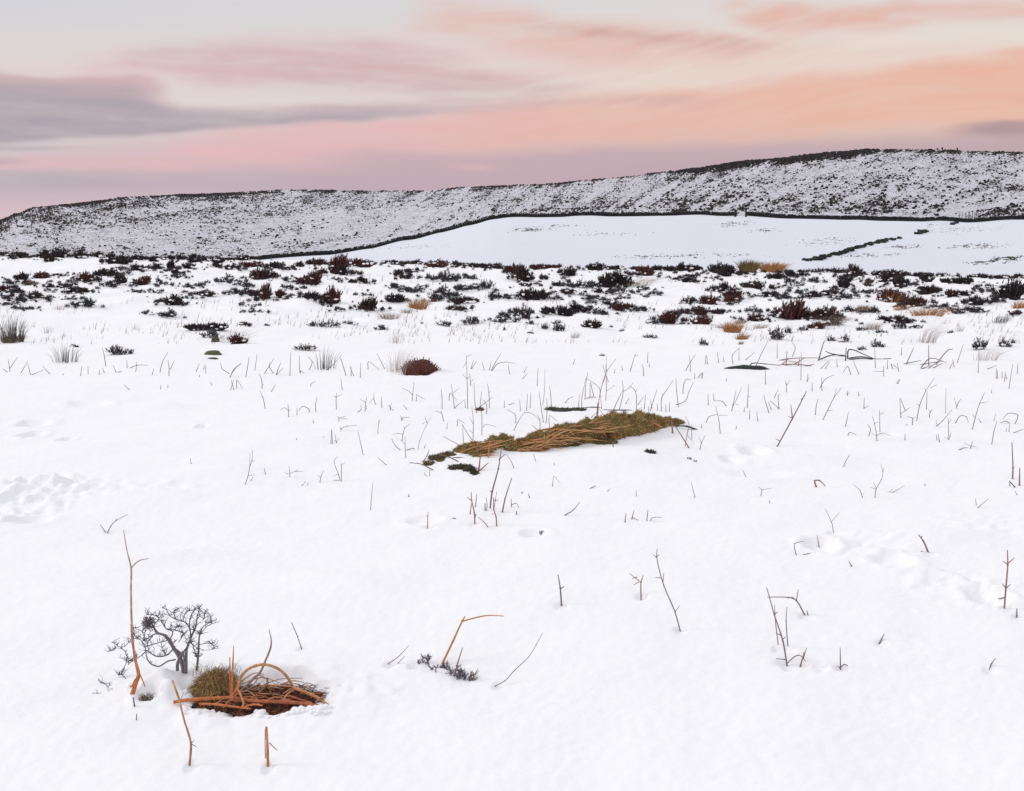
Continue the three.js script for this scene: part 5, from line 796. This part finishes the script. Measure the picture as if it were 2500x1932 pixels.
// ---------- the bare patch in the foreground ----------
const foreDepth = (c, u0, v0) => { const f = atBase(...px(c, u0, v0)); return { f, d: (f.y - EYE) * -sP - f.z * cP }; };
const atDepth = (u, v, d) => { const cx = (u - PW / 2) / F * d, cy = (PH / 2 - v) / F * d; return V3(cx, EYE + cy * cP - d * sP, -cy * sP - d * cP); };
const snowDepth = (u, v) => { const q = atBase(u, v); return (q.y - EYE) * -sP - q.z * cP; };   // distance of the undisturbed snow along a sight line
function traced(c, s, d0, dz, r, extra) {                   // a stem through picture points, each at its own distance
  const l = line(c, s); return l.map((p, i) => { const f = i / (l.length - 1); return atDepth(p[0], p[1], d0 + (typeof dz === 'function' ? dz(p, f) : mix(dz[0], dz[1], f))); });
}
{
  seed = 5150;
  const { f, d } = foreDepth('F', 1000, 1195), pm = d / F, g = group(f), k = pm / CR.F[2];
  // dark peat
  const a = atBase(...px('F', 1040, 1135)), peat = new THREE.PlaneGeometry(1, 1, 90, 50), pa = peat.attributes.position, hw = 500 * k, col = [];
  const L = at(...px('F', 600, 1165), 1.2, CREST), R = at(...px('F', 1490, 1185), 1.2, CREST), base0 = (x, z) => nearY(x, z, false, true) * 0 + nearY(x, z, true, false);
  for (let i = 0; i < pa.count; i++) { const u = pa.getX(i) * 2, v = pa.getY(i) * 2, x = a.x + u * hw, z = a.z - v * 0.2 - 0.01, y = nearY(x, z); const e = Math.sqrt(u * u + v * v); pa.setXYZ(i, x - f.x, base0(x, z) - 0.026 + 0.014 * fbm(x * 26, z * 30, 3, 3) * 2 + 0.012 * noise(x * 9, z * 9, 1) - 0.05 * sm(0.75, 1.05, e) - f.y, z - f.z); const n = 0.5 + 0.6 * fbm(x * 40, z * 40, 6, 2) + 0.5 * fbm(x * 8, z * 8, 2, 2); col.push(mix(0.012, 0.075, n), mix(0.008, 0.03, n), mix(0.007, 0.018, n)); }
  peat.setAttribute('color', new THREE.Float32BufferAttribute(col, 3)); peat.deleteAttribute('uv'); peat.computeVertexNormals(); part(g, 'peat', peat, vmat(1));
  const lit = new Tris();
  for (let i = 0; i < 1500; i++) { const u = rr(-0.85, 0.85), v = rr(-0.75, 0.75); if (u * u + v * v > 0.75) continue; const x = a.x + u * hw - f.x, z = a.z - v * 0.17 - f.z, y = base0(x + f.x, z + f.z) - f.y - 0.02 + rr(0, 0.014), L2 = rr(0.008, 0.05), an = rnd() * 6.283, b = V3(x + Math.cos(an) * L2, y + rr(-0.004, 0.012), z + Math.sin(an) * L2 * 0.7), c = rnd(); lit.blade([V3(x, y, z), V3((x + b.x) / 2, y + 0.005, (z + b.z) / 2), b], rr(0.002, 0.006), (c < 0.5 ? rgb(0.2, 0.055, 0.025) : c < 0.72 ? rgb(0.34, 0.16, 0.075) : rgb(0.03, 0.015, 0.01)).multiplyScalar(rr(0.6, 1.3))); }
  part(g, 'leaf_litter', lit.geo(), fibreMat, null, 'stuff');
  const tang = [];
  for (let i = 0; i < 28; i++) { const u = rr(-0.75, 0.8), v = rr(-0.55, 0.6), L3 = rr(0.05, 0.2), an = rr(-0.5, 0.5) + (rnd() < 0.25 ? rr(-1, 1) : 0), A = V3(a.x + u * hw - f.x, base0(a.x + u * hw, a.z - v * 0.17) - f.y + rr(-0.006, 0.02), a.z - v * 0.17 - f.z), B = A.clone().add(V3(Math.cos(an) * L3, rr(-0.01, 0.03), -Math.sin(an) * L3 * 0.6)), M = A.clone().lerp(B, rr(0.35, 0.65)).add(V3(0, rr(0.002, 0.025), 0)), r = rr(0.0012, 0.0032), c = rnd(), k1 = c < 0.45 ? [0.5, 0.17, 0.06] : c < 0.75 ? [0.5, 0.27, 0.14] : [0.4, 0.14, 0.06]; if (((B.x + f.x - a.x) / hw) ** 2 + v * v > 0.8) continue; tang.push(streaked(tube([A, M, B], [r, r * 0.9, r * 0.6], 6, 5), k1, k1, 0, 1)); }
  part(g, 'tangled_stalks', mergeGeometries(tang), vmat(0.75), 'thin tangled orange bracken', 'stuff');
  add(g, 'peat_patch', 'bare dark peat patch with litter, melted out of the snow at lower left', 'bare earth');
  const E = (s, w, tone, label, dz = [0, 0], o = {}) => {
    const pts = traced('F', s, d + (o.d || 0), dz), gg = group(pts[0]), q = pts.map((p) => p.clone().sub(pts[0]));
    const r = w * k / 2 * 0.88, rd = o.r ? o.r.map((x) => x * k / 2 * 0.9) : [r, r, r * 0.8];
    part(gg, 'stem', streaked(tube(q, rd, 9, 10), tone, [tone[0] * 0.9, tone[1] * 1.15, tone[2] * 1.3], -0.02, 0.2), barkMat); if (o.extra) for (const [s2, w2, dz2] of o.extra) part(gg, 'side_shoot', tube(traced('F', s2, d + (o.d || 0), dz2 || dz).map((p) => p.sub(pts[0])), [w2 * k / 2, w2 * k / 2 * 0.5], 7, 6), tone);
    return add(gg, o.name || 'bracken_stalk', label, 'dead stalk', 'orange bracken stems over the bare peat patch');
  };
  const barkMat = vmat(0.75), orange = [0.5, 0.16, 0.05], russet = [0.4, 0.12, 0.055], tan = [0.5, 0.23, 0.1], brown = [0.24, 0.1, 0.05], grey = [0.3, 0.19, 0.15];
  E('545,1158 620,1147 700,1140 800,1134 880,1130 940,1140', 24, orange, 'thick level orange stem forming the left half of the front rail over the peat', [-0.01, 0.015]);
  E('900,1130 1000,1150 1130,1155 1250,1160 1360,1172 1420,1185 1466,1195', 24, russet, 'thick russet stem forming the right half of the front rail over the peat', [0.015, -0.02]);
  E('912,1090 930,1055 945,1010 985,965 1040,940 1100,936 1165,958 1215,1000 1245,1045 1262,1070', 20, tan, 'orange stem bent into a high round arch over the peat', [0.05, 0.07], { r: [19, 20, 19, 16] });
  E('1255,1068 1300,1088 1380,1120 1430,1150 1470,1180', 22, tan, 'orange stem running down right from the foot of the arch', [0.06, 0.0]);
  E('893,1140 893,1060 897,960 903,822', 18, orange, 'taller upright orange stem in front of the arch', [0.03, 0.09], { r: [20, 18, 12, 5] });
  E('888,1120 882,1020 880,890', 13, orange, 'shorter upright orange stem just left of the taller upright one', [0.04, 0.08], { r: [15, 13, 6] });
  E('905,1115 960,1080 1010,1030 1060,980 1095,905 1122,835 1127,790 1113,725', 15, grey, 'grey-brown stem sweeping up right behind the arch to a curved tip', [0.06, 0.2], { r: [17, 16, 15, 13, 4] });
  E('890,1125 915,1095 935,1060 940,1030', 17, orange, 'short orange stem joining the arch to the front rail', [0.02, 0.05]);
  E('930,1085 948,1125 962,1165 948,1195', 15, tan, 'short tan stem dropping in front of the rail below the arch', [0.03, -0.03]);
  E('700,1168 800,1172 900,1185 1005,1198', 14, orange, 'thin orange stem lying lowest along the front of the peat', [-0.04, -0.05]);
  E('855,1172 890,1140 930,1105', 13, russet, 'short russet stem slanting up under the crossing of the rails', [-0.03, 0.02]);
  E('1000,1150 1040,1115 1095,1060 1105,1015', 15, brown, 'brown stem slanting up right behind the rail inside the arch', [0.02, 0.12]);
  E('1195,1150 1225,1110 1275,1078', 13, tan, 'tan stem slanting up right to the foot of the arch', [0.02, 0.06]);
  E('1090,1056 1160,1060 1240,1066', 12, tan, 'tan stem lying level behind the arch foot', [0.1, 0.09]);
  E('950,1105 1000,1075 1060,1050', 11, grey, 'thin grey stem at the back of the peat inside the arch', [0.06, 0.13]);
  E('960,1190 1020,1172 1075,1178', 12, orange, 'short orange stem in front of the rail at its middle', [-0.04, -0.04]);
  E('1235,1120 1290,1140 1370,1165', 14, russet, 'russet stem between the rail and the stem below the arch foot', [0.03, 0.01]);
  E('1000,1100 1090,1112 1180,1105', 9, brown, 'thin brown stem lying level on the peat inside the arch', [0.06, 0.06]);
  E('1390,1160 1430,1130 1452,1128', 13, grey, 'pale frayed stem stub at the right tip of the peat', [0.01, 0.02]);
  E('1375,1190 1440,1178 1475,1190', 12, brown, 'brown stem at the right tip of the peat, lowest one', [-0.01, -0.01]);
  E('1150,1135 1120,1090 1135,1070', 8, brown, 'small crooked brown twig standing on the peat below the arch', [0.05, 0.07]);
  // grass hummock at its left
  const mp = atBase(...px('F', 778, 1098)), hg = group(mp), hb = smoothLump(112 * k, 80 * k, 0.07, 0.28, 2.4, 3, 4); hb.translate(0, 0.0, -0.03); part(hg, 'hummock', hb, mat(0.15, 0.08, 0.035, 1));
  const ht = new Tris(), P = hb.attributes.position, N = hb.attributes.normal;
  for (let i = 0; i < 3600; i++) { const q = Math.floor(rnd() * P.count); if (N.getY(q) < -0.25 || N.getZ(q) < -0.6) continue; const b = V3(P.getX(q), P.getY(q), P.getZ(q)), dd = V3(N.getX(q) * 0.7 + rr(-0.7, 0.9), N.getY(q) + rr(-1.1, 0.3), N.getZ(q) * 0.8 + rr(-0.4, 0.5)).normalize(), L3 = rr(0.015, 0.05), c = rnd(); ht.blade([b.clone().addScaledVector(dd, -0.01), b.clone().addScaledVector(dd, L3 * 0.5).add(V3(0, 0.004, 0.003)), b.clone().addScaledVector(dd, L3).add(V3(0, -0.012, 0.004))], rr(0.0014, 0.0028), (c < 0.5 ? rgb(0.52, 0.35, 0.15) : c < 0.8 ? rgb(0.36, 0.24, 0.09) : rgb(0.14, 0.05, 0.025)).multiplyScalar(rr(0.6, 1.25))); }
  for (let i = 0; i < 60; i++) { const x = rr(-0.09, 0.09), y = 0.045 + rr(0, 0.015), b = V3(x, y, -0.03 + rr(-0.03, 0.03)); ht.blade([b, b.clone().add(V3(rr(-0.01, 0.01), 0.025, 0)), b.clone().add(V3(rr(-0.03, 0.03), rr(0.03, 0.06), 0))], 0.0018, rgb(0.25, 0.17, 0.09)); }
  part(hg, 'grass_blades', ht.geo(), fibreMat, null, 'stuff'); add(hg, 'grass_hummock', 'rounded olive-brown grass hummock behind the left of the peat patch', 'grass');
  // small tuft by the tall stalk
  const tp = at(...px('F', 385, 1138), 1.2, CREST), tg = group(tp), tt = new Tris(), cols = [rgb(0.14, 0.1, 0.045), rgb(0.28, 0.2, 0.1), rgb(0.1, 0.1, 0.05)];
  for (let i = 0; i < 420; i++) { const an = rnd() * 6.283, r = Math.sqrt(rnd()), b = V3(Math.cos(an) * r * 58 * k, -0.01, Math.sin(an) * r * 0.03), h = rr(25, 75) * k * (1.1 - 0.6 * r); tt.blade([b, b.clone().add(V3(Math.cos(an) * r * 0.01 + rr(-0.006, 0.006), h * 0.6, 0)), b.clone().add(V3(Math.cos(an) * r * 0.035 + rr(-0.02, 0.02), h, rr(-0.015, 0.015)))], rr(0.0016, 0.003), cols[i % 3].clone().multiplyScalar(rr(0.5, 1.2))); }
  part(tg, 'blades', tt.geo(), fibreMat); add(tg, 'grass_tussock', 'small olive grass tuft between the tall orange stalk and the peat patch', 'grass');
  // tall stalk and the stubs in front
  const F2 = (paths, w, tone, label, tilt = 0.1, o = {}) => {
    const first = line('F', paths[0])[0], foot = at(first[0], first[1], 1.2, CREST), dd = (foot.y - EYE) * -sP - foot.z * cP, kk = dd / F / CR.F[2], gg = group(foot);
    paths.forEach((s, i) => { const l = line('F', s), pts = l.map(([u, v]) => atDepth(u, v, dd + tilt * (first[1] - v) * dd / F + 0.006 * noise(u * 0.05, v * 0.05, 3)).sub(foot)); if (i === 0) { const e = pts[0].clone().sub(pts[1]).normalize(); pts.unshift(pts[0].clone().addScaledVector(e, 0.05)); } part(gg, i ? 'side_shoot' : 'stem', streaked(tube(pts, (o.r && !i ? o.r : i ? [w[1], w[1] * 0.5] : [w[0], w[0] * 0.8]).map((x) => x * kk / 2), 9, 10), tone[0], tone[1], ...(tone[2] || [-0.02, 0.25])), barkMat); });
    return add(gg, 'bracken_stalk', label, 'dead stalk', 'dead bracken stalks sticking out of the snow');
  };
  F2(['300,1107 322,1040 335,995 318,910 300,790 295,680 292,560 291,470 292,362 268,258 247,135', '292,360 318,332 345,314 395,303', '318,1020 290,1070 285,1055', '340,985 365,1040 375,1070'], [24, 9], [[0.5, 0.17, 0.05], [0.4, 0.29, 0.25], [0.0, 0.42]], 'tall bent orange stalk with a forked top at lower left', 0.12, { r: [26, 27, 24, 21, 16, 14, 12, 10, 10, 7, 4] });
  F2(['640,1537 648,1405 632,1340 608,1265 590,1190 585,1165 560,1090 538,1028', '648,1405 682,1425', '652,1402 668,1385', '585,1155 605,1100', '585,1150 560,1145'], [14, 6], [[0.32, 0.17, 0.1], [0.5, 0.27, 0.14]], 'bent tan stalk leaning left in front of the peat patch', 0.05, { r: [15, 14, 12, 11, 12, 12, 9] });
  F2(['1108,1545 1104,1420 1098,1305', '1092,1495 1090,1400 1090,1318', '1115,1400 1140,1425 1165,1447'], [17, 7], [[0.46, 0.19, 0.08], [0.42, 0.22, 0.12]], 'short thick split orange stub in front of the peat patch', 0.02, { r: [17, 17, 13] });
  F2(['1310,847 1282,765 1248,684', '1282,765 1292,768', '1265,722 1255,722'], [6, 3], [[0.16, 0.12, 0.13], [0.2, 0.16, 0.16]], 'thin grey left-leaning twig behind the arch of orange stems', 0.05);
  F2(['313,1186 304,1130'], [9, 5], [[0.1, 0.08, 0.085], [0.12, 0.1, 0.1]], 'short grey stub in front of the tall bent orange stalk', 0.05);
  F2(['324,1268 325,1228'], [6, 3], [[0.1, 0.09, 0.09], [0.12, 0.1, 0.1]], 'tiny grey stub lowest below the tall bent orange stalk', 0.05);
  // dead gnarled heather
  const sh = foreDepth('F', 600, 1030), bg = group(sh.f), ks = sh.d / F / CR.F[2], limb = (s, w, name, tone, w2, off = 0) => { const pts = line('F', s).map(([u, v]) => atDepth(u, v, Math.min(sh.d + 0.09 * noise(u * 0.022, v * 0.022, 1) + off, v > 1600 && u < 300 ? snowDepth(u, v) - 0.012 : 99)).sub(sh.f)); part(bg, name, tube(pts, [w * ks / 2, (w + (w2 ?? w * 0.45)) * ks / 4, (w2 ?? w * 0.45) * ks / 2], 7, 6), tone); limbs.push(pts); }, limbs = [];
  const dead = mat(0.14, 0.13, 0.14, 0.9), teal = mat(0.075, 0.092, 0.112, 0.9), ash = mat(0.19, 0.165, 0.175, 0.9);
  limb('607,1035 600,940 575,880 545,835 520,790 490,760 450,745 420,700 400,650', 30, 'trunk', ash, 8);
  limb('575,1030 568,940 590,880 602,860', 20, 'trunk', ash, 18); limb('618,1025 620,920 625,840 650,770 680,700 685,640', 22, 'trunk', ash, 6); limb('682,965 690,900 695,830 700,760 720,710 770,680', 15, 'trunk', dead, 4); limb('600,960 612,900 590,870 545,835', 20, 'trunk', dead, 12);
  for (const [s, w] of [['555,905 510,915 455,945 410,930 385,890 375,830 350,790 320,780', 10], ['545,840 500,880 440,885 385,850', 9], ['590,880 640,800 640,720 610,680 560,665 520,640 500,600', 10], ['650,770 640,690 650,640 690,600 730,640 720,670', 8], ['520,790 540,740 500,720 470,660 490,645', 8], ['700,760 740,710 772,690 768,660', 6], ['700,815 770,808 788,840 710,850', 5], ['660,820 680,880 690,900', 6], ['450,745 410,765 370,790 375,740 390,690', 7], ['385,850 340,890 300,910 275,935 280,915 305,900', 6], ['270,870 260,930 235,985 262,1028 200,1080 170,1100 60,1105', 5], ['275,900 250,850 215,825 180,800', 5], ['250,830 290,790 330,770', 5], ['600,680 620,620 660,610', 6], ['560,665 545,620 575,600', 6], ['640,720 690,740 700,760', 6], ['375,830 420,815 470,800 520,790', 7], ['440,745 430,700 460,660 440,640', 6], ['500,720 560,730 600,750 625,790', 6], ['400,860 390,800 420,770', 6], ['540,740 580,700 600,720', 5], ['690,840 650,810 640,800', 5], ['350,790 310,760 305,720 330,715', 5], ['575,800 600,760 590,720', 5], ['470,800 480,850 500,880', 5], ['685,640 700,600 690,590', 5], ['215,825 180,850 150,860', 3], ['200,1080 150,1060 115,1040', 3], ['235,985 215,1000 225,985', 3], ['460,660 430,640 370,640', 5]]) limb(s, w * 0.95, 'branch', rnd() < 0.6 ? teal : dead);
  const tw = [], curl = (a, len, r, lev) => { const az = rr(-2.6, 2.6), dir = V3(Math.sin(az) * 0.9, Math.cos(az * 0.55) * 0.9, rr(-0.5, 0.5)).normalize(), b = a.clone().addScaledVector(dir, len * 0.45).add(V3(rr(-0.32, 0.32) * len, rr(-0.25, 0.3) * len, 0)), c2 = b.clone().addScaledVector(dir, len * 0.4).add(V3(rr(-0.35, 0.35) * len, rr(-0.05, 0.3) * len, rr(-0.2, 0.2) * len)); tw.push(tube([a, b, c2], [r, r * 0.5], 4, 3)); if (lev < 1) for (let i = 0; i < 2; i++) curl(rnd() < 0.5 ? b : c2, len * rr(0.5, 0.8), r * 0.7, lev + 1); };
  limbs.forEach((l, i) => { if (i > 4 || i === 0 || i === 2) for (let j = 0; j < 14; j++) { const q = rr(0.25, 1) * (l.length - 1), n = Math.min(l.length - 2, Math.floor(q)); curl(l[n].clone().lerp(l[n + 1], q - n), rr(18, 46) * ks, rr(1.4, 2.3) * ks, i > 14 ? 1 : 0); } });
  part(bg, 'twigs', mergeGeometries(tw), teal);
  const ball = [], cc = px('F', 395, 690), bc = atDepth(cc[0], cc[1], sh.d + 0.02).sub(sh.f);
  for (let i = 0; i < 75; i++) { const rp = () => { const v = V3(rr(-1, 1), rr(-1, 1), rr(-1, 1)).normalize().multiplyScalar(Math.cbrt(rnd()) * 56 * ks); return v.add(bc); }, a0 = rp(); ball.push(tube([a0, a0.clone().lerp(rp(), 0.5), rp().lerp(a0, 0.3)], [1.8 * ks, 1.2 * ks], 4, 3)); }
  part(bg, 'twig_ball', mergeGeometries(ball), mat(0.2, 0.155, 0.18), 'dense curled ball of twigs');
  add(bg, 'dead_heather', 'leafless gnarled heather shrub with curling twigs beside the tall orange stalk', 'dead shrub');
  // crumbs of snow along the rim
  const cr = []; for (let i = 0; i < 260; i++) { const s = rnd(), u = mix(600, 1480, s), v = rnd() < 0.72 ? mix(1185, 1205, Math.sin(s * 3.1)) + rr(-4, 50) * rnd() : mix(1100, 1060, Math.sin(s * 3.1)) + rr(-30, 10), p = at(...px('F', u, v), 1.2, CREST), r = rr(0.003, 0.011); cr.push({ p, a: rnd() * 6, s: V3(r * rr(0.9, 1.6), r, r * rr(0.9, 1.5)), c: rgb(0.88, 0.885, 0.905) }); }
  scatter('snow_crumbs', 'crumbs of snow along the rim of the bare patch', 'snow', smoothLump(1, 1, 1, 0.25, 1.7, 2, 1), cr, new THREE.MeshStandardMaterial({ color: 0xffffff, roughness: 0.9 }));
}

// ---------- the smallest stalks become one heap of stubble; labels for the many ----------
{
  const stalks = scene.children.filter((o) => /^bracken_stalk/.test(o.name)), spare = stalks.length - 298, auto = pending.filter((p) => p.kind === 'stalk').sort((a, b) => a.h - b.h).slice(0, Math.max(0, spare)), bits = [];
  for (const p of auto) { p.o.updateMatrixWorld(true); p.o.traverse((m) => { if (m.isMesh) { const g = m.geometry.clone().applyMatrix4(m.matrixWorld), c = new Float32Array(g.attributes.position.count * 3), k = m.material.color; for (let i = 0; i < c.length; i += 3) c.set([k.r, k.g, k.b], i); g.setAttribute('color', new THREE.BufferAttribute(c, 3)); bits.push(g); } }); scene.remove(p.o); pending.splice(pending.indexOf(p), 1); }
  if (bits.length) kindOnly(new THREE.Mesh(mergeGeometries(bits), fibreMat), 'bracken_stubble', 'stuff', 'smallest broken bracken stubs scattered over the snow', 'stubble');
  let no = 0; for (const o of scene.children) if (/^bracken_stalk/.test(o.name)) { o.name = no ? `bracken_stalk_${String(no).padStart(3, '0')}` : 'bracken_stalk'; no++; }
  const marks2 = [['peat patch', 540, 1490], ['lone heather sprigs', 950, 1430], ['mossy mound', 1210, 925], ['red-brown heather mat', 890, 790], ['long dark flat stone', 1595, 788], ['red tangle', 1710, 765], ['dark fallen branches', 1870, 765], ['grey heap', 2000, 765], ['stalk cluster before the mound', 1045, 1080], ['stalk thicket behind the mound', 1280, 850], ['flat green stone', 452, 755], ['sparse rush fan', 140, 770], ['long leaning stalk', 1685, 900], ['left moss patch', 1020, 950], ['dense rush tussock', 25, 728], ['thin rush fan', 690, 785], ['footprint right of the mound', 1610, 970], ['trampled snow at left', 60, 1060], ['trampled snow at right', 2060, 1240], ['tall thick upright stalk', 2160, 1010], ['broken orange stub', 1445, 905]];
  const sizeOf = (p) => p.h < 18 ? 'tiny' : p.h < 34 ? 'short' : p.h < 60 ? 'medium' : 'tall';
  const bySet = new Map();
  const put = (key, p) => { if (!bySet.has(key)) bySet.set(key, []); bySet.get(key).push(p); };
  for (const p of pending) {
    if (p.kind === 'stalk') {
      let best = null, bd = 1e9; for (const m of marks2) { const q = Math.hypot(p.u - m[1], (p.v - m[2]) * 1.6); if (q < bd) { bd = q; best = m; } }
      const dx = p.u - best[1], dy = p.v - best[2], side = Math.abs(dx) > Math.abs(dy) * 1.6 ? (dx < 0 ? 'left of' : 'right of') : dy < 0 ? 'behind' : 'in front of';
      put(`${sizeOf(p)} ${p.shape} ${p.tone} stalk#${bd < 110 ? 'just ' : bd > 260 ? 'far ' : ''}${side} the ${best[0]}`, p);
    } else {
      const row = p.v < 572 ? 'the back row' : p.v < 610 ? 'the second row' : p.v < 655 ? 'the middle row' : 'the front row';
      const zone = p.u < 130 ? 'at the left edge' : p.u < 300 ? 'below the birches' : p.u < 520 ? 'below the left hill' : p.u < 760 ? 'below the wall foot' : p.u < 1000 ? 'below the sloping wall' : p.u < 1250 ? 'below the wall bend' : p.u < 1480 ? 'below the level wall' : p.u < 1660 ? 'below the wall gap' : p.u < 1880 ? 'below the tumbled wall' : p.u < 2060 ? 'left of the fence' : 'below the fence';
      const area = p.w * p.h, size = area > 1500 ? 'large' : area > 700 ? 'medium' : 'small', form = p.w / p.h > 2.6 ? ' spreading' : p.w / p.h < 1.3 ? ' tall' : '';
      put(`${size}${form} ${p.tone} heather bush#in ${row} ${zone}`, p);
    }
  }
  for (const [key, l] of bySet) {
    const [what, where] = key.split('#'); l.sort((a, b) => a.u - b.u);
    l.forEach((p, i) => {
      let ord = ''; if (l.length === 2) ord = i ? ', right one' : ', left one'; else if (l.length > 2) ord = i === 0 ? ', leftmost' : i === l.length - 1 ? ', rightmost' : `, ${ordinal[i]} from left`;
      p.o.userData.label = `${what} ${where}${ord}`;
    });
  }
}
renderer.render(scene, camera);
